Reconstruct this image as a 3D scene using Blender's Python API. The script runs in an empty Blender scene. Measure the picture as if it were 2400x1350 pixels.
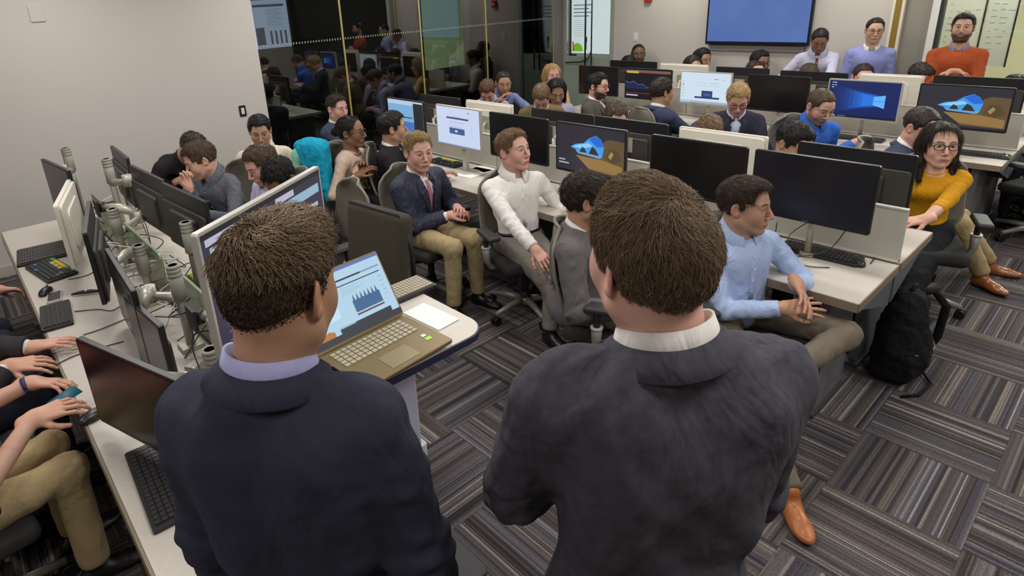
import bpy, bmesh, math, random
import numpy as np
from mathutils import Vector, Matrix
SC = bpy.context.scene
COL = SC.collection
PI = math.pi
rng = np.random.default_rng(7)
random.seed(5)

# ------------------------------------------------------------------ materials
def lin(c):
    return tuple((x / 12.92 if x <= .04045 else ((x + .055) / 1.055) ** 2.4) for x in c)
def rgb(r, g, b):
    return lin((r / 255., g / 255., b / 255.))
MATS = {}
def mat(name, col=(.5, .5, .5), rough=.5, metal=0., spec=.5, bump=0., bscale=80., emit=None, estr=1., var=0., vscale=8., coat=0., sheen=0., aniso=None):
    if name in MATS: return MATS[name]
    m = bpy.data.materials.new(name); m.use_nodes = True
    nt = m.node_tree; b = nt.nodes['Principled BSDF']
    b.inputs['Base Color'].default_value = (*col, 1)
    b.inputs['Roughness'].default_value = rough
    b.inputs['Metallic'].default_value = metal
    b.inputs['Specular IOR Level'].default_value = spec
    if coat: b.inputs['Coat Weight'].default_value = coat
    if sheen:
        b.inputs['Sheen Weight'].default_value = sheen
        b.inputs['Sheen Roughness'].default_value = .5
    if emit:
        b.inputs['Emission Color'].default_value = (*emit, 1)
        b.inputs['Emission Strength'].default_value = estr
    tc = None
    if var or bump:
        tc = nt.nodes.new('ShaderNodeTexCoord')
    if var:
        n = nt.nodes.new('ShaderNodeTexNoise'); n.inputs['Scale'].default_value = vscale; n.inputs['Detail'].default_value = 4
        nt.links.new(tc.outputs['Object'], n.inputs['Vector'])
        mr = nt.nodes.new('ShaderNodeMapRange')
        mr.inputs['From Min'].default_value = .3; mr.inputs['From Max'].default_value = .7
        mr.inputs['To Min'].default_value = 1 - var; mr.inputs['To Max'].default_value = 1 + var
        nt.links.new(n.outputs['Fac'], mr.inputs['Value'])
        mx = nt.nodes.new('ShaderNodeVectorMath'); mx.operation = 'SCALE'
        mx.inputs[0].default_value = col
        nt.links.new(mr.outputs[0], mx.inputs['Scale'])
        nt.links.new(mx.outputs[0], b.inputs['Base Color'])
    if bump:
        n2 = nt.nodes.new('ShaderNodeTexNoise'); n2.inputs['Scale'].default_value = bscale; n2.inputs['Detail'].default_value = 3
        if aniso:
            mp = nt.nodes.new('ShaderNodeMapping'); mp.inputs['Scale'].default_value = aniso
            nt.links.new(tc.outputs['Object'], mp.inputs['Vector']); nt.links.new(mp.outputs[0], n2.inputs['Vector'])
        else:
            nt.links.new(tc.outputs['Object'], n2.inputs['Vector'])
        bp = nt.nodes.new('ShaderNodeBump'); bp.inputs['Strength'].default_value = bump; bp.inputs['Distance'].default_value = .004
        nt.links.new(n2.outputs['Fac'], bp.inputs['Height']); nt.links.new(bp.outputs[0], b.inputs['Normal'])
    MATS[name] = m
    return m
def attr_mat(name, rough=.5, spec=.4, sss=0., bump=0., bscale=200):
    if name in MATS: return MATS[name]
    m = mat(name, (.5, .5, .5), rough, spec=spec, bump=bump, bscale=bscale)
    nt = m.node_tree; b = nt.nodes['Principled BSDF']
    a = nt.nodes.new('ShaderNodeVertexColor'); a.layer_name = 'Col'
    nt.links.new(a.outputs['Color'], b.inputs['Base Color'])
    if sss:
        b.inputs['Subsurface Weight'].default_value = sss
        b.inputs['Subsurface Radius'].default_value = (1, .35, .2); b.inputs['Subsurface Scale'].default_value = .006
    return m
def cloth(name, col, var=.04, bump=.2, bscale=420, rough=.9, sheen=.0, folds=.5, fs=(9, 9, 5)):
    """fabric: weave bump plus broad soft folds"""
    if name in MATS: return MATS[name]
    m = mat(name, col, rough, spec=.25, var=var, vscale=60, sheen=sheen)
    nt = m.node_tree; b = nt.nodes['Principled BSDF']
    tc = nt.nodes.new('ShaderNodeTexCoord')
    n = nt.nodes.new('ShaderNodeTexNoise'); n.inputs['Scale'].default_value = bscale
    nt.links.new(tc.outputs['Object'], n.inputs['Vector'])
    mp = nt.nodes.new('ShaderNodeMapping'); mp.inputs['Scale'].default_value = fs
    nt.links.new(tc.outputs['Object'], mp.inputs['Vector'])
    f = nt.nodes.new('ShaderNodeTexNoise'); f.inputs['Scale'].default_value = 1.; f.inputs['Detail'].default_value = 3; f.inputs['Distortion'].default_value = 1.2
    nt.links.new(mp.outputs[0], f.inputs['Vector'])
    b1 = nt.nodes.new('ShaderNodeBump'); b1.inputs['Strength'].default_value = folds; b1.inputs['Distance'].default_value = .03
    nt.links.new(f.outputs['Fac'], b1.inputs['Height'])
    b2 = nt.nodes.new('ShaderNodeBump'); b2.inputs['Strength'].default_value = bump; b2.inputs['Distance'].default_value = .001
    nt.links.new(n.outputs['Fac'], b2.inputs['Height']); nt.links.new(b1.outputs[0], b2.inputs['Normal'])
    nt.links.new(b2.outputs[0], b.inputs['Normal'])
    return m

# ------------------------------------------------------------------ tags and objects
def tag(o, label=None, cat=None, group=None, kind=None):
    if label: o['label'] = label
    if cat: o['category'] = cat
    if group: o['group'] = group
    if kind: o['kind'] = kind
    return o
def empty(name, loc=(0, 0, 0), rz=0, label=None, cat=None, group=None):
    o = bpy.data.objects.new(name, None); COL.objects.link(o)
    o.location = loc; o.rotation_euler = (0, 0, rz); o.empty_display_size = .1
    return tag(o, label, cat, group)
def mesh_obj(name, V, F, mats, parent=None, smooth=False, midx=None, cols=None):
    me = bpy.data.meshes.new(name)
    V = np.asarray(V, dtype=np.float32).reshape(-1, 3)
    if isinstance(F, np.ndarray):
        n, k = F.shape
        me.vertices.add(len(V)); me.vertices.foreach_set('co', V.ravel())
        me.loops.add(n * k); me.loops.foreach_set('vertex_index', F.ravel().astype(np.int32))
        me.polygons.add(n); me.polygons.foreach_set('loop_start', (np.arange(n) * k).astype(np.int32))
        me.polygons.foreach_set('loop_total', np.full(n, k, dtype=np.int32))
        me.update(calc_edges=True)
    else:
        me.from_pydata([tuple(map(float, v)) for v in V], [], F)
    if not isinstance(mats, (list, tuple)): mats = [mats]
    for m in mats: me.materials.append(m)
    if midx is not None: me.polygons.foreach_set('material_index', np.asarray(midx, dtype=np.int32))
    me.polygons.foreach_set('use_smooth', np.full(len(me.polygons), bool(smooth)))
    if cols is not None:
        ca = me.color_attributes.new('Col', 'FLOAT_COLOR', 'POINT')
        c4 = np.ones((len(V), 4), dtype=np.float32); c4[:, :3] = cols
        ca.data.foreach_set('color', c4.ravel())
    me.update()
    o = bpy.data.objects.new(name, me); COL.objects.link(o)
    if parent is not None: o.parent = parent
    return o
def copy_tree(o, parent=None):
    c = o.copy(); COL.objects.link(c); c.parent = parent
    for ch in [x for x in ALLCH.get(o.name, [])] if False else list(o.children):
        copy_tree(ch, c)
    return c
def rotz(a): return Matrix.Rotation(a, 4, 'Z')

class MB:
    """collects shapes (with material index) into ONE mesh"""
    def __init__(s): s.V = []; s.F = []; s.M = []; s.S = []
    def add(s, V, F, mi=0, M=None, smooth=False):
        b = len(s.V)
        for v in V:
            v = Vector(v)
            if M is not None: v = M @ v
            s.V.append(tuple(v))
        for f in F:
            s.F.append([b + i for i in f]); s.M.append(mi); s.S.append(smooth)
        return s
    def box(s, c, d, mi=0, M=None, bev=0.):
        x, y, z = c; a, b, h = d[0] / 2, d[1] / 2, d[2] / 2
        if bev <= 0:
            V = [(x + i * a, y + j * b, z + k * h) for i in (-1, 1) for j in (-1, 1) for k in (-1, 1)]
            F = [(0, 1, 3, 2), (4, 6, 7, 5), (0, 4, 5, 1), (2, 3, 7, 6), (0, 2, 6, 4), (1, 5, 7, 3)]
            return s.add(V, F, mi, M)
        bm = bmesh.new(); bmesh.ops.create_cube(bm, size=1)
        for v in bm.verts: v.co = (v.co.x * d[0], v.co.y * d[1], v.co.z * d[2])
        bmesh.ops.bevel(bm, geom=bm.edges[:], offset=min(bev, min(d) * .49), segments=2, affect='EDGES', profile=.6)
        bm.verts.index_update()
        V = [(v.co.x + x, v.co.y + y, v.co.z + z) for v in bm.verts]; F = [[v.index for v in f.verts] for f in bm.faces]
        bm.free()
        return s.add(V, F, mi, M, False)
    def rbox(s, c, d, r, mi=0, M=None, n=5, axis='z', bev=.0):
        """slab with rounded corners seen along axis"""
        a, b = {'z': (d[0], d[1]), 'y': (d[0], d[2]), 'x': (d[1], d[2])}[axis]; h = {'z': d[2], 'y': d[1], 'x': d[0]}[axis]
        pts = []
        for (sx, sy, a0) in ((1, 1, 0), (-1, 1, 90), (-1, -1, 180), (1, -1, 270)):
            for k in range(n + 1):
                t = math.radians(a0 + 90. * k / n)
                pts.append((sx * (a / 2 - r) + r * math.cos(t), sy * (b / 2 - r) + r * math.sin(t)))
        N = len(pts)
        def P(p, w):
            if axis == 'z': return (c[0] + p[0], c[1] + p[1], c[2] + w)
            if axis == 'y': return (c[0] + p[0], c[1] - w, c[2] + p[1])
            return (c[0] + w, c[1] + p[0], c[2] + p[1])
        rings = [(-h / 2, bev), (-h / 2 + bev, 0), (h / 2 - bev, 0), (h / 2, bev)] if bev else [(-h / 2, 0), (h / 2, 0)]
        V = []
        for w, ins in rings:
            for p in pts:
                q = (p[0] * (1 - 2 * ins / a), p[1] * (1 - 2 * ins / b)); V.append(P(q, w))
        F = [tuple(range(N - 1, -1, -1)), tuple((len(rings) - 1) * N + i for i in range(N))]
        for k in range(len(rings) - 1):
            for i in range(N):
                j = (i + 1) % N; F.append((k * N + i, k * N + j, (k + 1) * N + j, (k + 1) * N + i))
        return s.add(V, F, mi, M)
    def cyl(s, a, b, r, r2=None, n=14, mi=0, M=None, cap=True, smooth=True):
        return s.tube([a, b], [r, r if r2 is None else r2], n, mi, M, cap, smooth)
    def tube(s, P, R, n=8, mi=0, M=None, cap=True, smooth=True, closed=False):
        P = [Vector(p) for p in P]
        if not isinstance(R, (list, tuple)): R = [R] * len(P)
        V = []; N = len(P); up = None
        for i, p in enumerate(P):
            if closed: t = P[(i + 1) % N] - P[i - 1]
            else: t = P[min(i + 1, N - 1)] - P[max(i - 1, 0)]
            t.normalize()
            if up is None:
                up = Vector((0, 0, 1)) if abs(t.z) < .9 else Vector((1, 0, 0))
            u = up - t * up.dot(t)
            if u.length < 1e-5: u = t.orthogonal()
            u.normalize(); w = t.cross(u); up = u
            for k in range(n):
                a = 2 * PI * k / n
                V.append(p + (u * math.cos(a) + w * math.sin(a)) * R[i])
        F = []
        for i in range(N if closed else N - 1):
            for k in range(n):
                k2 = (k + 1) % n; j = (i + 1) % N
                F.append((i * n + k, i * n + k2, j * n + k2, j * n + k))
        s.add(V, F, mi, M, smooth)
        if cap and not closed:
            b = len(s.V) - len(V)
            s.F.append([b + k for k in range(n - 1, -1, -1)]); s.M.append(mi); s.S.append(False)
            s.F.append([b + (N - 1) * n + k for k in range(n)]); s.M.append(mi); s.S.append(False)
        return s
    def lathe(s, prof, n=20, mi=0, M=None, smooth=True):
        V = []; F = []
        for r, z in prof:
            for k in range(n):
                a = 2 * PI * k / n; V.append((r * math.cos(a), r * math.sin(a), z))
        for i in range(len(prof) - 1):
            for k in range(n):
                k2 = (k + 1) % n; F.append((i * n + k, i * n + k2, (i + 1) * n + k2, (i + 1) * n + k))
        F.append(tuple(range(n - 1, -1, -1))); F.append(tuple((len(prof) - 1) * n + k for k in range(n)))
        return s.add(V, F, mi, M, smooth)
    def sph(s, c, r, n=12, mi=0, M=None):
        if not isinstance(r, (list, tuple)): r = (r, r, r)
        V = []; F = []; m = n // 2 + 1
        for i in range(m):
            t = PI * i / (m - 1)
            for k in range(n):
                a = 2 * PI * k / n
                V.append((c[0] + r[0] * math.sin(t) * math.cos(a), c[1] + r[1] * math.sin(t) * math.sin(a), c[2] + r[2] * math.cos(t)))
        for i in range(m - 1):
            for k in range(n):
                k2 = (k + 1) % n; F.append((i * n + k, (i + 1) * n + k, (i + 1) * n + k2, i * n + k2))
        return s.add(V, F, mi, M, True)
    def grid(s, P, mi=0, M=None, smooth=True, thick=0.):
        """P: rows x cols of points; optional thickness (offset along mean normal)"""
        P = np.asarray(P, float); a, b = P.shape[:2]
        if thick:
            du = np.gradient(P, axis=0); dv = np.gradient(P, axis=1); N = np.cross(du, dv)
            N /= np.linalg.norm(N, axis=2, keepdims=True) + 1e-9
            Q = P + N * thick
            V = list(map(tuple, P.reshape(-1, 3))) + list(map(tuple, Q.reshape(-1, 3))); F = []; o = a * b
            for i in range(a - 1):
                for j in range(b - 1):
                    q = (i * b + j, i * b + j + 1, (i + 1) * b + j + 1, (i + 1) * b + j)
                    F.append(q); F.append(tuple(o + k for k in reversed(q)))
            ed = [i * b for i in range(a)] + [(a - 1) * b + j for j in range(1, b)] + [i * b + b - 1 for i in range(a - 2, -1, -1)] + [j for j in range(b - 2, 0, -1)]
            for k in range(len(ed)):
                x, y = ed[k], ed[(k + 1) % len(ed)]; F.append((x, y, o + y, o + x))
            return s.add(V, F, mi, M, smooth)
        V = list(map(tuple, P.reshape(-1, 3)))
        F = [(i * b + j, i * b + j + 1, (i + 1) * b + j + 1, (i + 1) * b + j) for i in range(a - 1) for j in range(b - 1)]
        return s.add(V, F, mi, M, smooth)
    def build(s, name, mats, parent=None, label=None):
        me = bpy.data.meshes.new(name); me.from_pydata(s.V, [], s.F)
        if not isinstance(mats, (list, tuple)): mats = [mats]
        for m in mats: me.materials.append(m)
        me.polygons.foreach_set('material_index', s.M); me.polygons.foreach_set('use_smooth', s.S); me.update()
        o = bpy.data.objects.new(name, me); COL.objects.link(o)
        if parent is not None: o.parent = parent
        if label: o['label'] = label
        return o
# ------------------------------------------------------------------ implicit surfaces
def rot_from(yaw=0, pitch=0, roll=0):
    """columns: right, forward, up. yaw: 0 = facing +y, ccw. pitch>0 looks down. roll>0 tilts to own right"""
    cy, sy = math.cos(yaw), math.sin(yaw)
    Rz = np.array([[cy, -sy, 0], [sy, cy, 0], [0, 0, 1.]])
    cp, sp = math.cos(-pitch), math.sin(-pitch)
    Rx = np.array([[1, 0, 0], [0, cp, -sp], [0, sp, cp]])
    cr, sr = math.cos(roll), math.sin(roll)
    Ry = np.array([[cr, 0, sr], [0, 1, 0], [-sr, 0, cr]])
    return Rz @ Rx @ Ry
class Field:
    def __init__(s): s.p = []
    def cap(s, a, b, ra, rb=None, k=.02, sub=False):
        s.p.append(('c', np.array(a, float), np.array(b, float), ra, ra if rb is None else rb, k, sub)); return s
    def ell(s, c, r, R=None, k=.02, sub=False):
        s.p.append(('e', np.array(c, float), np.array(r, float), np.eye(3) if R is None else R, 0, k, sub)); return s
    def box(s, c, h, R=None, k=.01, sub=False, rnd=0.):
        s.p.append(('b', np.array(c, float), np.array(h, float), np.eye(3) if R is None else R, rnd, k, sub)); return s
    def half(s, c, n, rad, k=.004):
        n = np.array(n, float); n /= np.linalg.norm(n)
        s.p.append(('h', np.array(c, float), n, rad, 0, k, True)); return s
    def bounds(s):
        lo = np.full(3, 1e9); hi = -lo
        for q in s.p:
            if q[6]: continue
            a, b = s.pb(q); lo = np.minimum(lo, a); hi = np.maximum(hi, b)
        return lo, hi
    def pb(s, q):
        if q[0] == 'c':
            r = max(q[3], q[4]); return np.minimum(q[1], q[2]) - r, np.maximum(q[1], q[2]) + r
        if q[0] == 'e':
            e = np.sqrt((q[3] ** 2) @ (q[2] ** 2)); return q[1] - e, q[1] + e
        if q[0] == 'b':
            e = np.abs(q[3]) @ q[2]; return q[1] - e - q[4], q[1] + e + q[4]
        return q[1] - q[3], q[1] + q[3]
    def dist(s, q, P):
        if q[0] == 'c':
            a, b = q[1], q[2]; ab = b - a; L = max(ab @ ab, 1e-9)
            pa = P - a; t = np.clip(pa @ ab / L, 0, 1)
            return np.linalg.norm(pa - t[..., None] * ab, axis=-1) - (q[3] + (q[4] - q[3]) * t)
        if q[0] == 'e':
            l = (P - q[1]) @ q[3]
            k0 = np.linalg.norm(l / q[2], axis=-1); k1 = np.linalg.norm(l / q[2] ** 2, axis=-1) + 1e-9
            return k0 * (k0 - 1) / k1
        if q[0] == 'b':
            l = np.abs((P - q[1]) @ q[3]) - q[2]
            return np.linalg.norm(np.maximum(l, 0), axis=-1) + np.minimum(l.max(axis=-1), 0) - q[4]
        d = P - q[1]
        return np.maximum(-(d @ q[2]), np.linalg.norm(d, axis=-1) - q[3])
    @staticmethod
    def comb(D, d, k, sub):
        if sub:
            h = np.maximum(k - np.abs(D + d), 0) / k
            return np.maximum(D, -d) + h * h * k * .25
        h = np.maximum(k - np.abs(D - d), 0) / k
        return np.minimum(D, d) - h * h * k * .25
    def ev(s, P):
        P = np.asarray(P, float); D = np.full(P.shape[:-1], 1.)
        for q in s.p: D = s.comb(D, s.dist(q, P), q[5], q[6])
        return D
    def mesh(s, h, warp=None):
        lo, hi = s.bounds(); lo = lo - 3 * h; hi = hi + 3 * h
        n = np.ceil((hi - lo) / h).astype(int) + 1
        D = np.full(n, .25, dtype=np.float32)
        ax = [lo[i] + h * np.arange(n[i]) for i in range(3)]
        for q in s.p:
            a, b = s.pb(q); m = q[5] + 2.5 * h
            i0 = np.clip(np.floor((a - m - lo) / h).astype(int), 0, n); i1 = np.clip(np.ceil((b + m - lo) / h).astype(int) + 1, 0, n)
            if (i1 <= i0).any(): continue
            sl = tuple(slice(i0[i], i1[i]) for i in range(3))
            P = np.stack(np.meshgrid(*[ax[i][sl[i]] for i in range(3)], indexing='ij'), -1)
            D[sl] = s.comb(D[sl], s.dist(q, P), q[5], q[6])
        return surface_nets(D, lo, h)
def surface_nets(D, lo, h):
    S = D < 0; n = np.array(D.shape)
    cnt = np.zeros(n - 1, dtype=np.int8)
    for dx in (0, 1):
        for dy in (0, 1):
            for dz in (0, 1):
                cnt += S[dx:n[0] - 1 + dx, dy:n[1] - 1 + dy, dz:n[2] - 1 + dz]
    act = (cnt > 0) & (cnt < 8)
    idx = np.full(n - 1, -1, dtype=np.int64); cells = np.argwhere(act); idx[act] = np.arange(len(cells))
    acc = np.zeros((len(cells), 3)); w = np.zeros(len(cells))
    for axis in range(3):
        o1, o2 = [a for a in range(3) if a != axis]
        for u in (0, 1):
            for v in (0, 1):
                off = np.zeros(3, int); off[o1] = u; off[o2] = v
                a = cells + off; b = a.copy(); b[:, axis] += 1
                da = D[a[:, 0], a[:, 1], a[:, 2]]; db = D[b[:, 0], b[:, 1], b[:, 2]]
                cr = (da < 0) != (db < 0)
                t = np.where(cr, da / np.where(cr, da - db, 1), 0)
                p = off + np.zeros((len(cells), 3)); p[:, axis] += t
                acc += p * cr[:, None]; w += cr
    V = lo + h * (cells + acc / w[:, None])
    F = []
    for axis in range(3):
        o1, o2 = [(1, 2), (2, 0), (0, 1)][axis]
        sl0 = [slice(None)] * 3; sl1 = [slice(None)] * 3; sl0[axis] = slice(0, -1); sl1[axis] = slice(1, None)
        A = S[tuple(sl0)]; B = S[tuple(sl1)]
        for flip, mask in ((False, A & ~B), (True, ~A & B)):
            e = np.argwhere(mask)
            ok = (e[:, o1] > 0) & (e[:, o2] > 0) & (e[:, o1] < n[o1] - 1) & (e[:, o2] < n[o2] - 1); e = e[ok]
            def g(d1, d2):
                c = e.copy(); c[:, o1] -= d1; c[:, o2] -= d2; return idx[c[:, 0], c[:, 1], c[:, 2]]
            q = np.stack([g(1, 1), g(0, 1), g(0, 0), g(1, 0)], 1)
            F.append(q[:, ::-1] if flip else q)
    F = np.concatenate(F); F = F[(F >= 0).all(1)]
    return V, F
def vnormals(V, F):
    n = np.cross(V[F[:, 2]] - V[F[:, 0]], V[F[:, 3]] - V[F[:, 1]])
    N = np.zeros_like(V)
    for k in range(4): np.add.at(N, F[:, k], n)
    return N / (np.linalg.norm(N, axis=1, keepdims=True) + 1e-12)
def snoise(P, seed=0, oct=3):
    """cheap smooth noise from sums of warped sines"""
    r = np.random.default_rng(seed); out = 0; a = 1.; f = 1.
    for o in range(oct):
        for k in range(3):
            d = r.normal(size=3); d /= np.linalg.norm(d); d2 = r.normal(size=3); d2 /= np.linalg.norm(d2)
            ph, ph2 = r.uniform(0, 6.28, 2)
            out = out + a * np.sin(f * (P @ d) * 6.28 + ph + 1.6 * np.sin(f * (P @ d2) * 4.1 + ph2)) / 3
        a *= .55; f *= 1.9
    return out
def nrm(v):
    v = np.asarray(v, float); return v / (np.linalg.norm(v) + 1e-12)

# ------------------------------------------------------------------ head
def head_prims(F, c, R, s=1., fem=False, neck_to=None, wide=1., nose=1., jaw=1.):
    """c = head centre (ear level), R columns right/forward/up"""
    T = lambda x, y, z: c + R @ (np.array([x * wide, y, z]) * s)
    E = lambda p, r, k=.012, sub=False, Q=None: F.ell(T(*p), np.array(r) * np.array([wide, 1, 1]) * s, R if Q is None else R @ Q, k * s, sub)
    Cp = lambda a, b, ra, rb, k=.01, sub=False: F.cap(T(*a), T(*b), ra * s, rb * s, k * s, sub)
    E((0, -.014, .036), (.0765, .096, .087), .01)
    E((0, .036, .03), (.063, .056, .065), .03)                 # forehead
    E((0, .03, -.03), (.057 if fem else .06, .058, .072), .03)
    for q in (-1, 1):
        Cp((q * .054 * jaw, .0, -.052), (q * .018, .062, -.094), .019, .016, .03)
        E((q * .038, .062, -.024), (.024, .022, .030), .03)    # cheek
        Cp((q * .045, .074, .033), (q * .013, .090, .029), .008, .0075, .014)   # brow
        E((q * .031, .100, .010), (.017, .012, .011), .014, True)  # socket
        E((q * .031, .0805, .011), (.0125, .0125, .0115), .003)    # eyeball
        Cp((q * .044, .0825, .0175), (q * .019, .0905, .0185), .0024, .0026, .008)   # upper lid
        E((q * .0115 * nose, .103, -.0315), (.0075, .009, .0065), .006)
        Q = rot_from(q * .45, 0, 0)
        E((q * .080, -.010, .004), (.006, .019, .031), .004, False, Q)    # ear
        E((q * .074, -.004, -.014), (.010, .012, .014), .008, False, Q)
        E((q * .086, -.006, .006), (.005, .010, .017), .005, True, Q)
    Cp((0, .092, .022), (0, .115, -.024), .0062, .0095 * nose, .010)
    E((0, .115, -.027), (.0095 * nose, .008, .0075), .006)
    E((0, .080, -.062), (.030, .018, .022), .018)
    Cp((-.017, .0925, -.0605), (.017, .0925, -.0605), .0042, .0042, .006)
    Cp((-.006, .0965, -.059), (.006, .0965, -.059), .0045, .0045, .006)
    Cp((-.011, .092, -.0690), (.011, .092, -.0690), .0052, .0052, .006)
    E((0, .076, -.098), (.019 if not fem else .015, .016, .015), .016)
    if neck_to is not None:
        r = .048 if fem else .060
        F.cap(T(0, -.022, -.035), neck_to, r * s, (r + .004) * s, .03)
        for q in (-1, 1):   # sterno muscles
            F.cap(T(q * .045, .0, -.045), neck_to + (T(q * .02, .05, 0) - T(0, 0, 0)) * np.array([1, 1, 0.2]), .014 * s, .012 * s, .02)
def head_colors(V, c, R, s, skin, hairc, lips=None, beard=0., iris=(.06, .035, .02), brow=.85, wide=1.):
    L = ((V - c) @ R) / s; L[:, 0] /= wide
    x, y, z = np.abs(L[:, 0]), L[:, 1], L[:, 2]
    skin = np.array(skin); C = np.tile(skin, (len(V), 1))
    def mix(m, col):
        m = np.clip(m, 0, 1)[:, None]; np.copyto(C, C * (1 - m) + np.array(col) * m)
    def blob(px, py, pz, rx, ry, rz): return np.exp(-(((x - px) / rx) ** 2 + ((y - py) / ry) ** 2 + ((z - pz) / rz) ** 2))
    red = skin * np.array([1.08, .78, .74])
    mix(.55 * blob(.045, .07, -.025, .025, .03, .02), red)
    mix(.6 * blob(0, .118, -.026, .014, .014, .014), red)
    mix(.6 * blob(.084, -.008, .0, .014, .03, .035), red)
    mix(.35 * blob(.031, .09, .012, .02, .02, .013), skin * .72)
    front = y > .05
    # brows
    bz = .031 + .004 * np.sin(np.clip((x - .012) / .036, 0, 1) * 3.1)
    m = (np.clip(1.6 - np.abs(z - bz) / .0036, 0, 1)) * (np.clip((x - .009) / .005, 0, 1)) * (np.clip((.052 - x) / .01, 0, 1)) * front
    mix(brow * m, np.array(hairc) * .6)
    # eye
    ed = np.sqrt(((x - .031) / .0135) ** 2 + ((z - .0105) / .0062) ** 2)
    mix(np.clip((1.0 - ed) * 6, 0, 1) * (y > .07), (.42, .40, .37))
    ir = np.sqrt((x - .0305) ** 2 + (z - .011) ** 2)
    mix(np.clip((.0068 - ir) / .0012, 0, 1) * (y > .07) * (ed < 1.05), iris)
    mix(np.clip((.003 - ir) / .001, 0, 1) * (y > .07), (.005, .005, .005))
    lid = np.clip(1 - np.abs(z - (.0172 - .25 * (x - .031) ** 2 / .013)) / .0022, 0, 1) * (x > .017) * (x < .046) * (y > .07)
    mix(.8 * lid, np.array(hairc) * .35)
    # lips
    lp = np.array(lips) if lips is not None else skin * np.array([.80, .50, .46])
    lw = .0235
    m = (np.abs(z + .0645) < .0085 * np.sqrt(np.clip(1 - (x / lw) ** 2, 0, 1))) * (y > .07)
    mix(.8 * m, lp)
    mix(.85 * (np.abs(z + .0645) < .0014) * (x < lw) * (y > .07), lp * .35)
    mix((np.sqrt((x - .007) ** 2 + (z + .036) ** 2) < .0032) * (y > .095) * 1., skin * .15)
    if beard:
        b = np.clip((-.035 - z + .35 * np.clip(.06 - y, -.03, .06)) / .016, 0, 1) * (z > -.125) * (y > -.0) * (1 - m)
        b = np.maximum(b * np.clip((y - .0) / .02, 0, 1), (np.abs(z + .05) < .006) * (x < .03) * (y > .07) * 1.)
        b = np.maximum(b, (x > .06) * (z < .02) * (y > 0) * (y < .03) * .8)
        mix(beard * b * (1 - m * .9), np.array(hairc) * .7)
    return C

# ------------------------------------------------------------------ hair
HAIRM = attr_mat('hair', rough=.5, spec=.3)
def nrm_rows(a): return a / (np.linalg.norm(a, axis=1, keepdims=True) + 1e-9)
def strands(V, N, D, L, w, seg=4, curl=0., cf=60., grav=0., lift=.2, jitter=.3, seed=1, cen=None, clump=.45):
    """vectorised triangular strands. V roots, N normals, D tangent flow, L length"""
    r = np.random.default_rng(seed); n = len(V)
    ck = snoise(V * 70, seed, 2)[:, None] * nrm_rows(np.cross(N, D))
    T = nrm_rows(D) + jitter * r.normal(size=(n, 3)) + clump * ck; T -= (T * N).sum(1, keepdims=True) * N
    T /= np.linalg.norm(T, axis=1, keepdims=True) + 1e-9
    dirs = T + N * lift; dirs /= np.linalg.norm(dirs, axis=1, keepdims=True)
    P = [V]; d = dirs; Lr = (L * (.7 + .6 * r.random(n)))[:, None]
    ph = r.uniform(0, 6.28, n)
    side = np.cross(N, T)
    for k in range(1, seg + 1):
        d = d - N * lift * .9 / seg + np.array([0, 0, -1.]) * grav / seg
        if curl: d = d + side * (curl * np.sin(ph + cf * k / seg))[:, None] + N * (curl * .6 * np.cos(ph + cf * k / seg))[:, None]
        d = d / np.linalg.norm(d, axis=1, keepdims=True)
        P.append(P[-1] + d * Lr / seg)
    P = np.stack(P, 1)                                     # n, seg+1, 3
    W = w * np.linspace(1, .25, seg + 1)
    a = np.array([0, 2.094, 4.189])
    t = P[:, -1] - P[:, 0]; t /= np.linalg.norm(t, axis=1, keepdims=True) + 1e-9
    s1 = np.cross(t, N + 1e-3); s1 /= np.linalg.norm(s1, axis=1, keepdims=True) + 1e-9; s2 = np.cross(t, s1)
    off = (s1[:, None, None] * np.cos(a)[None, None, :, None] + s2[:, None, None] * np.sin(a)[None, None, :, None]) * W[None, :, None, None]
    VV = (P[:, :, None, :] + off).reshape(-1, 3)
    base = (np.arange(n) * (seg + 1) * 3)[:, None, None]
    k = np.arange(seg)[None, :, None] * 3; j = np.arange(3)[None, None, :]; j2 = (j + 1) % 3
    F = np.stack([base + k + j, base + k + j2, base + k + 3 + j2, base + k + 3 + j], -1).reshape(-1, 4)
    tone = np.repeat(.45 + 1.1 * r.random(n) ** 1.5, (seg + 1) * 3)
    return VV, F, tone
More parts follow.
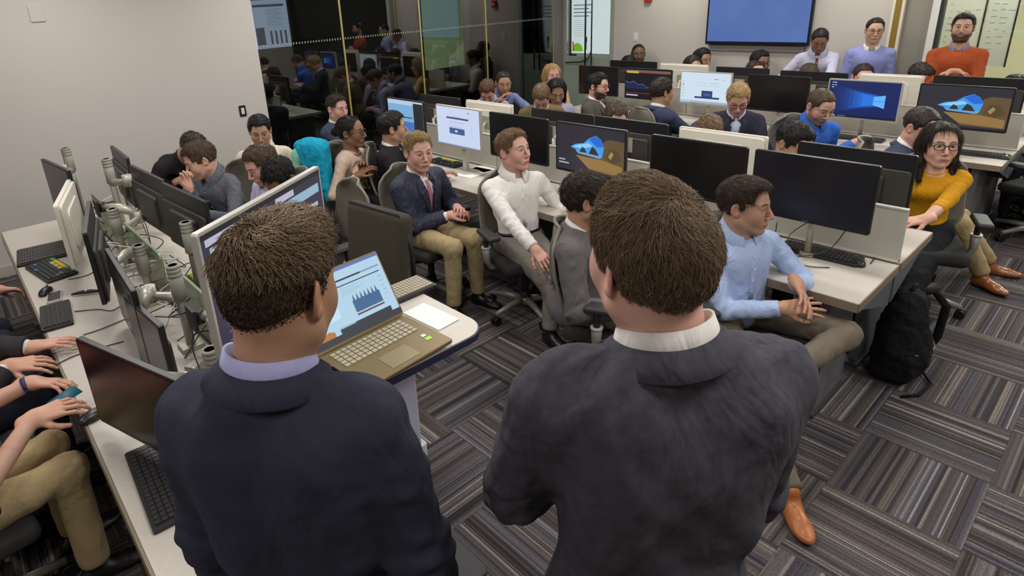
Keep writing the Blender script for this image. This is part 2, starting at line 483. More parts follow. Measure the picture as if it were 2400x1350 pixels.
def hair(parent, c, R, s, style, col, vox=.005, dens=900, sw=.0016, length=None, wide=1., seed=3, lab=None, scalp=None):
    T = lambda x, y, z: c + R @ (np.array([x * wide, y, z]) * s)
    F = Field(); E = lambda p, r, k=.01, sub=False, Q=None: F.ell(T(*p), np.array(r) * np.array([wide, 1, 1]) * s, R if Q is None else R @ Q, k, sub)
    top = {'short': .008, 'buzz': .003, 'curly': .014, 'quiff': .012, 'crew': .006, 'long': .010, 'bun': .006, 'bald': .001, 'fade': .010}[style]
    sd = {'short': .006 if dens > 10000 else .009, 'buzz': .002, 'curly': .008, 'quiff': .005, 'crew': .006, 'long': .012, 'bun': .004, 'bald': .001, 'fade': .0025}[style]
    E((0, -.014, .037), (.0765 + sd, .097 + sd, .087 + top))
    E((0, .030, .048), (.062 + sd, .056 + top, .056 + top), .02)
    if style == 'curly': E((0, -.01, .06), (.076, .092, .075), .02)
    if style == 'quiff': E((0, .035, .085), (.060, .056, .046), .02)
    if style == 'short': E((0, .012, .080), (.064, .074, .058), .025)
    if style == 'fade': E((0, .012, .082), (.066, .078, .050), .012); E((0, .05, .09), (.052, .045, .042), .02)
    if style in ('long', 'bun'):
        pass
    if style == 'long':
        for q in (-1, 1):
            F.cap(T(q * .072, -.015, .02), T(q * .078, -.005, -.09), .026 * s, .022 * s, .02); F.cap(T(q * .078, -.005, -.09), T(q * .072, .022, -.20), .024 * s, .014 * s, .02)
        F.cap(T(0, -.085, .0), T(0, -.085, -.15), .05 * s, .035 * s, .03)
        F.cap(T(.05, -.07, .0), T(.045, -.075, -.16), .04 * s, .025 * s, .03); F.cap(T(-.05, -.07, .0), T(-.045, -.075, -.16), .04 * s, .025 * s, .03)
    if style == 'bun': E((0, -.118, .01), (.03, .03, .035), .01)
    # openings: face, around ears, nape
    hl = {'quiff': .078, 'long': .080, 'bun': .076, 'fade': .076}.get(style, .068)
    F.box(T(0, .13, hl - .15), np.array([.052, .09, .15]) * s, R @ rot_from(0, .18, 0), .02, True, .004)
    F.box(T(0, .12, -.075), np.array([.12, .080, .105]) * s, R, .014, True, .0)
    if style != 'long':
        F.box(T(0, .09, -.12), np.array([.12, .088, .12]) * s, R, .008, True, .0)
        F.box(T(0, 0, -.17), np.array([.14, .2, .112 if style != 'bun' else .12]) * s, R @ rot_from(0, -.12, 0), .01, True, .0)
        for q in (-1, 1): E((q * .084, -.006, .0), (.014, .022, .034), .006, True)
    V, Fc = F.mesh(vox)
    N = vnormals(V, Fc)
    Lc = ((V - c) @ R) / s; Lc[:, 0] /= wide
    amp = {'short': .0028, 'buzz': .0006, 'curly': .0055, 'quiff': .0035, 'crew': .0015, 'long': .003, 'bun': .001, 'bald': 0, 'fade': .0045}[style]
    am = amp * snoise(Lc * 26, seed, 2)
    if style == 'fade': am = am * np.clip((Lc[:, 2] - .05) / .03, .05, 1)
    V = V + N * am[:, None] * s
    col = np.array(col)
    C1 = np.tile(col * (.8 if style != 'fade' else .38), (len(V), 1)) * (1 + .25 * snoise(Lc * 40, seed + 1, 2))[:, None]
    if style == 'bald': dens = 0
    low = np.clip((.045 - Lc[:, 2]) / .085, 0, 1) if style in ('fade', 'crew', 'short', 'quiff') else np.zeros(len(V))
    if scalp is not None: m_ = (low ** 1.3 * (.50 if style == 'fade' else .25))[:, None]; C1 = C1 * (1 - m_) + np.array(scalp) * .55 * m_
    parts_V, parts_F, parts_C = [V], [Fc], [C1]
    if dens:
        r = np.random.default_rng(seed)
        outer = np.where((N * (V - c)).sum(1) > 0)[0]
        ids = r.choice(outer, dens)
        P = V[ids] + r.normal(size=(dens, 3)) * vox * .5; n = N[ids]; l = Lc[ids]
        crown = np.array([.012, -.055, .12])
        fl = l - crown; fl /= np.linalg.norm(fl, axis=1, keepdims=True) + 1e-9      # away from the crown
        sw_ = np.cross(n @ R, fl)
        if style in ('short', 'quiff', 'crew', 'curly', 'buzz', 'fade'):
            fl = fl + .5 * sw_ + np.where((l[:, 2] > .07)[:, None], np.array([.45, .35, 0]), np.array([0, -.25, -.6]))
        elif style == 'bun':
            fl = np.tile([0, -1., -.1], (dens, 1)) + np.array([0, 0, .3]) * (l[:, 2:3] < 0)
        else:
            fl = fl * .4 + np.array([0, -.1, -1.])
        D = fl @ R.T
        Ln = {'short': .024, 'buzz': .007, 'curly': .026, 'quiff': .03, 'crew': .014, 'long': .06, 'bun': .04, 'fade': .028}[style] if length is None else length
        Lv = np.full(dens, Ln * s)
        if style in ('short', 'quiff', 'crew', 'curly'):
            low = np.clip((l[:, 2] - .01) / .07, 0, 1); Lv = Lv * (.35 + .65 * low)
        if style == 'fade': Lv = Lv * np.clip((l[:, 2] - .035) / .04, .10, 1)
        VV, FF, tone = strands(P, n, D, Lv, sw * s, seg=5 if style in ('curly', 'fade') else 4, curl=.6 if style in ('curly', 'fade') else (.10 if style != 'bun' else .03),
                               cf=9, grav=.25 if style != 'long' else .5, lift={'quiff': .35, 'curly': .6, 'fade': .45, 'short': .18, 'buzz': .4, 'long': .03, 'bun': .04}.get(style, .15), jitter={'long': .08, 'bun': .08}.get(style, .28), seed=seed)
        if style == 'fade': tone = tone * np.repeat(np.clip(.30 + (l[:, 2] - .03) / .045, .30, 1.15), 18)
        parts_F.append(FF + len(V)); parts_V.append(VV); parts_C.append(np.clip(col[None] * tone[:, None] * 1.5, 0, 1))
    return mesh_obj('hair', np.concatenate(parts_V), np.concatenate(parts_F), HAIRM, parent, True, cols=np.clip(np.concatenate(parts_C), 0, 1))

# ------------------------------------------------------------------ hands
def hand_prims(F, w, d, n, side, s=1., curl=.5, spread=.12, thumb=.6):
    """w wrist, d finger direction, n back-of-hand normal, side +1 right hand / -1 left"""
    d = nrm(d); n = nrm(n - d * (n @ d)); t = np.cross(d, n) * side       # t points to thumb side
    k = .008 * s
    kn = []
    for i, (o, L) in enumerate(((.030, .088), (.010, .093), (-.011, .089), (-.030, .080))):
        b = w + t * o * .62 * s + d * .012 * s; e = w + t * o * s + d * L * s - n * abs(o) * .08
        F.cap(b, e, .0145 * s, .0105 * s, .014 * s); kn.append(e)
    F.cap(w - d * .03 * s, w + d * .02 * s, .024 * s, .024 * s, .02 * s)
    F.ell(w + d * .03 * s + t * .022 * s - n * .008 * s, np.array([.018, .026, .014]) * s, np.stack([t, d, n], 1), .012 * s)
    for i, (L, r) in enumerate((((.040, .024, .020), .0085), ((.044, .028, .021), .0088), ((.041, .026, .020), .0083), ((.032, .019, .018), .0073))):
        p = kn[i]; a = curl * .55 * (1 + .12 * i); sp = spread * (1.2 - i * .8)
        dd = nrm(d + t * sp)
        for j, l in enumerate(L):
            q = nrm(dd * math.cos(a) - n * math.sin(a)); e = p + q * l * s
            F.cap(p, e, r * s * (1 - .09 * j), r * s * (.9 - .09 * j), .0035 * s); p = e; a += curl * (1.0 if j == 0 else .7)
    p = w + t * .026 * s + d * .022 * s - n * .006 * s
    q = nrm(d * .75 + t * thumb - n * .35)
    for l, r, bend in ((.038, .0125, .2), (.030, .0105, .25), (.024, .0092, 0)):
        e = p + q * l * s; F.cap(p, e, r * s, r * .92 * s, .006 * s); p = e; q = nrm(q + d * bend - t * bend * .9 - n * bend * .5 * curl)

def ik(a, b, l1, l2, pole):
    d = b - a; D = np.linalg.norm(d); Dm = min(D, (l1 + l2) * .998); u = d / (D + 1e-9)
    b2 = a + u * Dm; x = (l1 * l1 - l2 * l2 + Dm * Dm) / (2 * Dm); h = math.sqrt(max(l1 * l1 - x * x, 0))
    p = pole - u * (pole @ u); p = nrm(p)
    return a + u * x + p * h, b2

# ------------------------------------------------------------------ person
SKINM = attr_mat('skin', rough=.5, spec=.35, sss=.12)
def surf(Fd, o, d, far=.5):
    """march from o+d*far back towards o until the surface"""
    t = far; d = nrm(d)
    for _ in range(60):
        v = float(Fd.ev(np.array([o + d * t]))[0])
        if v < .0006 or t <= 0: break
        t -= max(v * .9, .0004)
    return o + d * max(t, 0)
def person(P):
    g = P.get
    s = g('s', 1.); fem = g('fem', False); vox = g('vox', .010); seated = g('pose', 'sit') == 'sit'
    head = np.array(P['head'], float)          # top of the head, world
    yaw = math.radians(g('yaw', 0) - 90)       # body facing, degrees from +x
    hy = math.radians(g('hyaw', g('yaw', 0)) - 90)
    hR = rot_from(hy, math.radians(g('hpitch', 0)), math.radians(g('hroll', 0)))
    tR = rot_from(yaw + math.radians(g('twist', 0)), math.radians(g('lean', 0)), math.radians(g('side', 0)))
    bR = rot_from(yaw, 0, 0)
    hs = g('hs', 1.) * s * 1.0
    hc = head - np.array([0, 0, 1.]) * .128 * hs
    if g('hpitch', 0): hc = hc - (hR @ np.array([0, 0, 1.]) - np.array([0, 0, 1.])) * .09 * hs
    nk = g('neckl', 1.)
    neck = hc - tR @ np.array([-g('nshift', 0.), 0.012, .136 * nk]) * s * .7 - hR @ np.array([0, .03, .130 * nk]) * s * .3
    hipz = g('hipz', .53 if seated else .93 * s)
    up = tR @ np.array([0, 0, 1.])
    L = (neck[2] - hipz) / max(up[2], .2); L = min(L, .62 * s) if g('clampL', True) else L
    hip = neck - up * L
    if seated and g('clampL', True): hip[2] = max(hip[2], .46)
    ts = L / .50                                  # torso stretch
    TT = lambda x, y, z: hip + tR @ np.array([x * s, y * s, z * L / .50])
    BB = lambda x, y, z: hip + bR @ np.array([x, y, z]) * s
    W = np.array([0, 0, 1.])
    root = bpy.data.objects.new('person', None); COL.objects.link(root); root.location = (float(hip[0]), float(hip[1]), 0)
    tag(root, P['label'], 'person', g('group'))
    off = np.array([hip[0], hip[1], 0.])
    sh = g('shw', .172 if not fem else .148)
    S = {1: TT(sh, -.005, .408), -1: TT(-sh, -.005, .408)}
    # arms
    A = {}
    arms = g('arms', 'lap')
    presets = {'lap': (.07, .30, .13), 'desk': (.17, .45, .26), 'side': (.24, .04, -.20), 'cross': (-.02, .22, .33), 'type': (.12, .42, .24), 'chair': (.27, .22, .17), 'hang': (.22, .02, -.22), 'low': (.12, .30, .08), 'fold': (.0, .26, .02)}
    for q, nm in ((1, 'R'), (-1, 'L')):
        a = g('arm' + nm, arms)
        pole = np.array([q * .55, -.35, -.8]) if a != 'cross' else np.array([q * .4, .1, -1.])
        if isinstance(a, str): x, y, z = presets[a]; wrist = hip + bR @ np.array([q * x * s, y * s, 0]) + W * z * s
        elif len(a) == 3: wrist = np.array(a, float)                     # world wrist
        else: wrist = np.array(a[:3], float); pole = bR.T @ np.array(a[3:6], float)
        if g('pole' + nm): pole = np.array(g('pole' + nm), float)
        el, wr = ik(S[q], wrist, .285 * s, .255 * s, bR @ pole)
        A[q] = (S[q], el, wr)
    # legs
    Lg = {}
    for q, nm in ((1, 'R'), (-1, 'L')):
        hj = hip + bR @ np.array([q * .085 * s, 0, 0])
        an = g('foot' + nm)
        if an is None:
            an = (hip + bR @ np.array([q * .12, .42, 0]) * s) if seated else (hip + bR @ np.array([q * .10, -.0, 0]) * s); an[2] = .09
        else: an = np.array(an, float)
        pole = g('kpole' + nm, (0, 1, .9) if seated else (q * .15, 1, 0))
        kn, an = ik(hj, an, .43 * s, .42 * s, bR @ np.array(pole, float))
        Lg[q] = (hj, kn, an)
    # ---- skin
    Fh = Field()
    yoke = TT(0, 0, .44)
    head_prims(Fh, hc, hR, hs, fem, TT(0, -.012, .455), g('wide', 1.), g('nose', 1.), g('jaw', 1.))
    if g('openneck', fem):
        Fh.ell(TT(0, .012, .41), np.array([.10, .062, .065]) * s, tR, .04)
    hv = g('hv', .0042)
    V, F = Fh.mesh(hv)
    skin = np.array(g('skin', (.55, .33, .24)))
    C = head_colors(V, hc, hR, hs, skin, g('hairc', (.05, .03, .02)), g('lips'), g('beard', 0.), g('iris', (.05, .03, .02)), wide=g('wide', 1.))
    VV, FF, CC = [V], [F], [C]; base = len(V)
    core = Field()
    core.cap(TT(0, 0, .05), TT(0, -.01, .44), .075 * s, .06 * s, .05)
    for q in (1, -1):
        a, e, w = A[q]
        core.cap(TT(0, -.01, .41), a, .045 * s, .035 * s, .04); core.cap(a, e, .03 * s, .03 * s, .02); core.cap(e, w, .03 * s, .022 * s, .02)
        hj, kn, an = Lg[q]; core.cap(hj, kn, .05 * s, .04 * s, .03); core.cap(kn, an, .035 * s, .028 * s, .02); core.cap(TT(0, 0, .02), hj, .06 * s, .05 * s, .03)
    if g('bare'):
        for q, nm in ((1, 'R'), (-1, 'L')):
            a, e, w = A[q]; core.cap(e, w, .035 * s, .026 * s, .02)
    v, f = core.mesh(.014)
    VV.append(v); FF.append(f + base); CC.append(np.tile(skin, (len(v), 1))); base += len(v)
    for q, nm in ((1, 'R'), (-1, 'L')):
        if g('nohand' + nm): continue
        a, e, w = A[q]; H = Field()
        hd = g('hdir' + nm); crossed = g('arm' + nm, arms) == 'cross'
        if crossed: hd = bR @ np.array([-q * .85, -.30 if q > 0 else .1, -.25])
        fd = nrm(w - e) if hd is None else nrm(hd)
        hn = g('hnor' + nm); hn = (W * .9 + bR @ np.array([q * .35, 0, 0])) if hn is None else np.array(hn, float)
        hand_prims(H, w, fd, hn, q, s * g('hsz', 1.) * (.8 if crossed else 1), 1.1 if crossed else g('curl' + nm, g('curl', .55)), g('spread', .12))
        H.cap(e + (w - e) * .55, w, .033 * s, .0255 * s, .02)
        v, f = H.mesh(g('handvox', .0042))
        VV.append(v); FF.append(f + base); CC.append(np.tile(skin * np.array([1.03, .95, .92]), (len(v), 1))); base += len(v)
    mesh_obj('body', np.concatenate(VV) - off, np.concatenate(FF), SKINM, root, True, cols=np.concatenate(CC))
    # ---- hair
    if g('hair', 'short'):
        ho = hair(root, hc, hR, hs, g('hair', 'short'), g('hairc', (.05, .03, .02)), g('hairvox', .0055), g('dens', 500), g('sw', .0020), g('hlen'), g('wide', 1.), g('seed', 3), None, skin)
        ho.location = (-off[0], -off[1], 0)
    # ---- garments
    def torso(extra, Fd=None, sleeves=True, hem=-.04, cuffback=.0, lower=False):
        Fd = Fd or Field(); x = extra
        b = g('bulk', 1.)
        if fem:
            Fd.ell(TT(0, .0, .34), np.array([.135 * b + x, .092 * b + x, .135 + x]) * s, tR, .05)
            Fd.ell(TT(0, .045, .31), np.array([.12 * b + x, .065 + x, .06 + x]) * s, tR, .04)
            Fd.ell(TT(0, .0, .14), np.array([.118 * b + x, .088 + x, .17 + x]) * s, tR, .05)
            Fd.ell(TT(0, -.01, .0), np.array([.155 * b + x, .12 + x, .10 + x]) * s, tR, .05)
        else:
            Fd.ell(TT(0, -.002, .33), np.array([.165 * b + x, .108 * b + x, .155 + x]) * s, tR, .05)
            Fd.ell(TT(0, .018, .35), np.array([.14 * b + x, .09 * b + x, .09 + x]) * s, tR, .05)
            Fd.ell(TT(0, .008, .15), np.array([.145 * b + x, .103 * b + x, .19 + x]) * s, tR, .06)
            Fd.ell(TT(0, -.01, .01), np.array([.155 * b + x, .118 * b + x, .10 + x]) * s, tR, .05)
        Fd.cap(TT(-sh * .78, -.012, .402), TT(sh * .78, -.012, .402), (.055 + x) * s, (.055 + x) * s, .05)
        for q in (1, -1):
            Fd.cap(TT(0, -.024, .458), TT(q * sh * .85, -.014, .412), (.046 + x) * s, (.042 + x) * s, .035)
            Fd.cap(TT(q * sh * .5, -.05, .40), TT(q * .09, -.055, .22), (.06 + x) * s, (.05 + x) * s, .05)
        if lower:      # jacket skirt
            if seated: Fd.ell(TT(0, -.0, .0), np.array([.172 * b + x, .128 * b + x, .13 + x]) * s, tR, .05)
            else:
                Fd.ell(TT(0, -.002, -.03), np.array([.166 * b + x, .128 * b + x, .26 + x]) * s, tR, .05); Fd.half(TT(0, 0, -.17), -up, .34 * s)
        if sleeves:
            ra, re, rw = (.055, .050, .039) if not fem else (.050, .043, .033)
            for q in (1, -1):
                a, e, w = A[q]; sl = g('sleeve', 1.)
                Fd.cap(a, e, (ra + x) * s, (re + x) * s, .035)
                if sl > .5:
                    w2 = w - nrm(w - e) * (.012 + cuffback) * s
                    Fd.cap(e, w2, (re + x) * s, (rw + x * .8) * s, .02)
                    Fd.half(w2, w - e, .085 * s)
                else:
                    w2 = e + (w - e) * sl; Fd.cap(e, w2, (re + x) * s, (re * .95 + x) * s, .02); Fd.half(w2, w - e, .085 * s)
        # neck opening
        nb = TT(0, -.010, .455)
        Fd.cap(nb + up * .01, hc - hR @ np.array([0, .02, .02]), (.062 + x * .4) * s, .07 * s, .008, True)
        return Fd
    def wrinkle(V, F, amp, seed=0, freq=9.):
        N = vnormals(V, F); L_ = (V - hip) @ tR
        w = snoise(L_ * np.array([1.2, 1.2, .75]) * freq * .4, seed, 3) * amp * 1.1
        msk = .5 + .5 * snoise(L_ * 9, seed + 9, 1)
        for q in (1, -1):
            for (j, a, ax) in ((A[q][1], 1., A[q][2] - A[q][0]), (Lg[q][1], 1., Lg[q][2] - Lg[q][0]), (A[q][0] + (A[q][1] - A[q][0]) * .3, .5, A[q][1] - A[q][0]), (Lg[q][0] + (Lg[q][1] - Lg[q][0]) * .15, .8, Lg[q][1] - Lg[q][0]), (A[q][1] + (A[q][2] - A[q][1]) * .6, .5, A[q][2] - A[q][1])):
                ax = nrm(ax); o1 = nrm(np.cross(ax, np.array([.3, .2, 1.])))
                r = np.linalg.norm(V - j, axis=1); dd = V - j
                for sg, ph in ((1, 0), (-1, 1.7)):
                    w = w + amp * 1.1 * a * msk * np.exp(-(r / .085) ** 2) * np.sin(dd @ nrm(ax + sg * .75 * o1) * 135 + ph + 2.2 * snoise(L_ * 5, 5, 1))
        return V + N * w[:, None]
    def fin(name, Fd, m, amp=.004, seed=0, vx=None, label=None, extra=None):
        V, F = Fd.mesh(vx or vox); V = wrinkle(V, F, amp * s, seed)
        if extra is not None: V = extra(V, F)
        o = mesh_obj(name, V - off, F, m, root, True)
        if label: o['label'] = label
        return o
    seed = g('seed', 3)
    fields = {}
    # trousers
    Tf = Field(); x = .0
    Tf.ell(TT(0, -.012, .02), np.array([.150, .115, .105]) * s * g('bulk', 1.), tR, .05)
    for q in (1, -1):
        hj, kn, an = Lg[q]
        Tf.cap(hj + W * (-.0), kn, .086 * s, .064 * s, .04); Tf.cap(kn, an, .062 * s, .052 * s, .03)
        Tf.cap(TT(0, -.01, .03), hj, .1 * s, .085 * s, .04)
        Tf.half(an - nrm(an - kn) * .01, an - kn, .10 * s)
    Tf.half(TT(0, 0, .12), up, .3 * s)
    if not g('notrousers'): fin('trousers', Tf, P.get('legm') or cloth('dark_trousers', rgb(40, 40, 46)), .0045, seed + 1, max(vox, g('tvox', .012)))
    # shoes
    for q, nm in ((1, 'R'), (-1, 'L')):
        if g('noshoe'): break
        hj, kn, an = Lg[q]
        fw = bR @ np.array([q * .18, 1, 0]); fw = nrm(fw) if g('toe' + nm) is None else nrm(g('toe' + nm))
        Sh = Field(); sd = np.cross(fw, W); Rm = np.stack([np.cross(fw, g('toeup' + nm, W)), fw, g('toeup' + nm, W)], 1)
        upv = np.array(g('toeup' + nm, W), float)
        hb = an - upv * .05 * s
        Sh.cap(hb - fw * .03 * s, hb + fw * .02 * s + upv * .01, .036 * s, .036 * s, .02); Sh.cap(hb, an + upv * .01, .034 * s, .036 * s, .02)
        Sh.ell(hb + fw * .11 * s - upv * .012, np.array([.044, .085, .026]) * s, Rm, .03); Sh.cap(hb + fw * .0, hb + fw * .1 * s, .034 * s, .028 * s, .03)
        V, F = Sh.mesh(.008)
        l = (V - hb) @ upv; V = V + upv * np.clip(-.034 * s - l, 0, 1)[:, None]
        so = mesh_obj('shoe', V - off, F, P.get('shoem') or mat('black_leather', rgb(22, 20, 20), .35), root, True)
        Mb = MB(); pts = []
        c0 = hb - upv * .036 * s
        for k in range(24):
            a = 2 * PI * k / 24; yy = .06 + .125 * math.cos(a); xx = (.040 if math.cos(a) > -.2 else .034) * math.sin(a) * (1 - .25 * max(math.cos(a), 0) ** 4)
            pts.append(c0 - off + fw * yy * s + sd * xx * s)
        V = [tuple(p) for p in pts] + [tuple(p - upv * .012) for p in pts]
        Fq = [tuple(range(24)), tuple(range(47, 23, -1))] + [(k, k + 24, (k + 1) % 24 + 24, (k + 1) % 24) for k in range(24)]
        Mb.add(V, Fq); Mb.build('sole', mat('shoe_sole', rgb(30, 26, 24), .7), so)
    # shirt
    top = P.get('shirtm'); jac = P.get('jackm')
    knit = g('knit', False)
    Sf = torso(.0 if not jac else -.008, sleeves=not jac or True, cuffback=-.004 if jac else .0)
    if jac:
        Jf = torso(.012, lower=True, cuffback=.012)
        fields['j'] = Jf
        vdepth = g('vdepth', .26)
        # V opening between the lapels: built from a slanted pair of cuts
        fr = TT(0, .12, .47); bt = TT(0, .13, .47 - vdepth)
        if not g('closed'):
            for k in range(7):
                t = k / 6; p = fr + (bt - fr) * t; wdt = (.052 * (1 - t) + .006) * s
                Jf.ell(p, np.array([wdt, .07 * s, .035 * s]), tR, .006, True)
    neckf = Sf if not jac else Sf
    if top: fin('shirt' if not knit else 'sweater', Sf, top, .0042 if not jac else .002, seed + 2, label=g('shirtlabel'))
    if jac: fin('jacket', Jf, jac, g('jamp', .004), seed + 4, label=g('jacklabel'))
    outer = torso(.012, sleeves=False, lower=True) if jac else Sf
    Sdec = torso(.0 if not jac else -.008, sleeves=False)
    R3 = tR
    fwd = tR @ np.array([0, 1., 0])
    def on(Fd, x, z, lift):
        o = TT(x, -.02, z); p = surf(Fd, o, fwd, .35); return p + fwd * lift
    def strip(name, Fd, rows, m, lift=.004, thick=.003, label=None, mirror=False, parent=None):
        """rows: list of (x0,z0,x1,z1) laid on the garment front"""
        for q in ((1, -1) if mirror else (1,)):
            G = []
            for (x0, z0, x1, z1) in rows:
                G.append([on(Fd, q * (x0 + (x1 - x0) * t), z0 + (z1 - z0) * t, lift) - off for t in (0, .33, .67, 1)])
            b = MB(); b.grid(G, thick=thick * (-q if mirror else 1)); b.build(name, m, parent or root, label)
    # collar
    def collar(name, m, r0, h, spread_, zoff, gap=.35, fold=.03, th=.0035, drop=.02, parent=None):
        nb = TT(0, -.008, .478); axis = nrm((hc - hR @ np.array([0, .02, .03])) - nb); axis = nrm(axis * .6 + up * .4)
        fx = nrm(fwd - axis * (fwd @ axis)); rx = np.cross(fx, axis)
        G = []
        for k in range(33):
            a = -PI + gap + (2 * PI - 2 * gap) * k / 32 + PI   # gap at the front
            a = gap + (2 * PI - 2 * gap) * k / 32
            fcos = math.cos(a); dirv = fx * fcos + rx * math.sin(a)
            front = max(fcos, 0)
            z = zoff - drop * (.5 + .5 * fcos) ** 1.5 * 1.6
            r = r0 * (1 + .10 * front)
            pt = 1 if (k < 3 or k > 29) else 0
            prof = [(r - th, z - .012), (r - .001, z + h * (1 - .25 * front)), (r + .004, z + h * (1 - .25 * front) + .002), (r + fold * .55 + .004, z + h * .45 - .002 * front), (r + fold + spread_, z - .006 - .022 * pt - .01 * front)]
            prof += [(r + fold + spread_ - th, z - .012 - .022 * pt - .01 * front), (r + fold * .5, z + h * .32), (r + th * .6, z + h * .35)]
            G.append([nb + dirv * pr * s + axis * pz * s - off for pr, pz in prof])
        b = MB(); b.grid(np.array(G)); b.build(name, m, parent or root)
    if top and not knit and not g('nocollar'):
        collar('collar', P.get('collarm') or top, .067 if jac else .069, .046 if not jac else .042, (.012 if not jac else .0), (.050 if not jac else .018), gap=.30, fold=.012 if jac else .020, drop=.040 if not jac else .03)
    if knit and P.get('underm'):
        collar('shirt_collar', P['underm'], .062, .034, .004, .016, gap=.35, fold=.012, drop=.03)
    if knit or g('nocollar'):
        nb = TT(0, -.008, .465); pts = []
        ax = nrm(up * .7 + nrm(hc - nb) * .3); fx = nrm(fwd - ax * (fwd @ ax)); rx = np.cross(fx, ax)
        rr = g('neckr', .068)
        for k in range(28):
            a = 2 * PI * k / 28; d = fx * math.cos(a) * 1.08 + rx * math.sin(a) * 1.05
            p = surf(Sf, nb + d * rr * s - ax * .05, ax, .14)
            pts.append(p - off + ax * .001)
        b = MB(); b.tube(pts, .006 * s, 6, closed=True); b.build('neckband', top, root)
    if jac and not g('nolapel'):
        collar('jacket_collar', jac, .074, .026, .006, .008, gap=1.0, fold=.028, drop=.02, th=.005)
        vd = g('vdepth', .26)
        strip('lapel', outer, [(.052, .462, .082, .455), (.049, .435, .094, .425), (.040, .40, .098, .385), (.030, .355, .078, .34), (.018, .29, .05, .275), (.006, .47 - vd - .02, .016, .47 - vd - .03)], jac, .004, .004, mirror=True)
    if P.get('tiem'):
        ff = Sdec; rows = [(-.016, .447, .016, .447), (-.011, .425, .011, .425), (-.013, .40, .013, .40), (-.02, .33, .02, .33), (-.027, .22, .027, .22), (-.030, .12, .030, .12), (-.004, .085, .004, .085)]
        strip('tie', ff, rows, P['tiem'], .010 if jac else .006, .004)
    if top and not jac and not knit and not fem and not g('noplacket'):
        strip('placket', Sdec, [(-.014, .44, .014, .44), (-.014, .36, .014, .36), (-.014, .28, .014, .28), (-.014, .20, .014, .20), (-.014, .12, .014, .12)], top, .0015, .002)
        for z in (.40, .33, .26, .19, .12):
            bb = MB(); p = on(Sdec, 0, z, .004) - off; bb.cyl(p, p + fwd * .003, .005, n=8)
            bb.build('button', mat('shirt_button', rgb(225, 225, 225), .4), root)
    if P.get('beltm'):
        pts = []
        for k in range(40):
            a = 2 * PI * k / 40; d = tR @ np.array([math.cos(a), math.sin(a), 0])
            pts.append(surf(Sdec, TT(0, -.01, .075), d, .3) - off + d * .004)
        b = MB()
        G = [[p + up * z for z in (-.016, .016)] for p in pts + [pts[0]]]; b.grid(np.array(G), thick=.004)
        bo = b.build('belt', P['beltm'], root)
        p = on(Sdec, 0, .075, .008) - off; b = MB(); rr = tR @ np.array([1., 0, 0])
        b.tube([p + rr * .02 + up * .015, p - rr * .02 + up * .015, p - rr * .02 - up * .015, p + rr * .02 - up * .015], .003, 6, closed=True); b.build('buckle', mat('chrome', rgb(200, 200, 200), .2, 1.), bo)
    if P.get('glasses'):
        b = MB(); T = lambda x, y, z: hc + hR @ (np.array([x, y, z]) * hs) - off
        gr = g('grw', .0018)
        for q in (-1, 1):
            pts = []
            for k in range(20):
                a = 2 * PI * k / 20; cx = math.cos(a); sx = math.sin(a)
                pts.append(T(q * .033 + .024 * np.sign(cx) * abs(cx) ** .75, .106 - abs(q * .033 + .024 * cx) * .12, .008 + .0175 * np.sign(sx) * abs(sx) ** .8))
            b.tube(pts, gr * hs, 6, closed=True)
            b.tube([T(q * .057, .099, .014), T(q * .078, .07, .014), T(q * .085, .0, .012), T(q * .083, -.02, .0)], gr * .9 * hs, 6)
        b.tube([T(-.010, .104, .012), T(0, .107, .014), T(.010, .104, .012)], gr * hs, 6)
        b.build('glasses', P['glasses'], root)
    if P.get('watch'):
        q = P['watch']; a, e, w = A[q]; u = nrm(w - e); c0 = w - u * .015 * s - off; b = MB()
        p1 = nrm(np.cross(u, W + .01)); p2 = np.cross(u, p1)
        G = [[c0 + (p1 * math.cos(t) + p2 * math.sin(t)) * .031 * s + u * z for z in (-.009, .009)] for t in np.linspace(0, 2 * PI, 21)]
        b.grid(np.array(G), thick=.004); b.build('wristband', P.get('watchm') or mat('black_rubber', rgb(25, 25, 28), .6), root)
    P['_A'] = A; P['_hip'] = hip; P['_L'] = Lg; P['_root'] = root
    return root
# ------------------------------------------------------------------ camera maths (2400 x 1350 frame)
CF, CPITCH, CROLL, CYAW = 1421.4, .3441, -.0594, -.8758
CX, CY, CH = 1078., 503.9, 2.2
_fw = np.array([math.sin(CYAW) * math.cos(CPITCH), math.cos(CYAW) * math.cos(CPITCH), -math.sin(CPITCH)])
_r = np.array([math.cos(CYAW), -math.sin(CYAW), 0.]); _u = np.cross(_r, _fw)
CR = _r * math.cos(CROLL) + _u * math.sin(CROLL); CU = -_r * math.sin(CROLL) + _u * math.cos(CROLL)
def ray(px, py): return CR * (px - CX) / CF - CU * (py - CY) / CF + _fw
CAM0 = np.array([0, 0, CH])
def az(px, py, z): d = ray(px, py); return CAM0 + d * (z - CH) / d[2]
def ax_(px, py, x): d = ray(px, py); return CAM0 + d * x / d[0]
def ay(px, py, y): d = ray(px, py); return CAM0 + d * y / d[1]

def structure(o, name=None): o['kind'] = 'structure'; return o
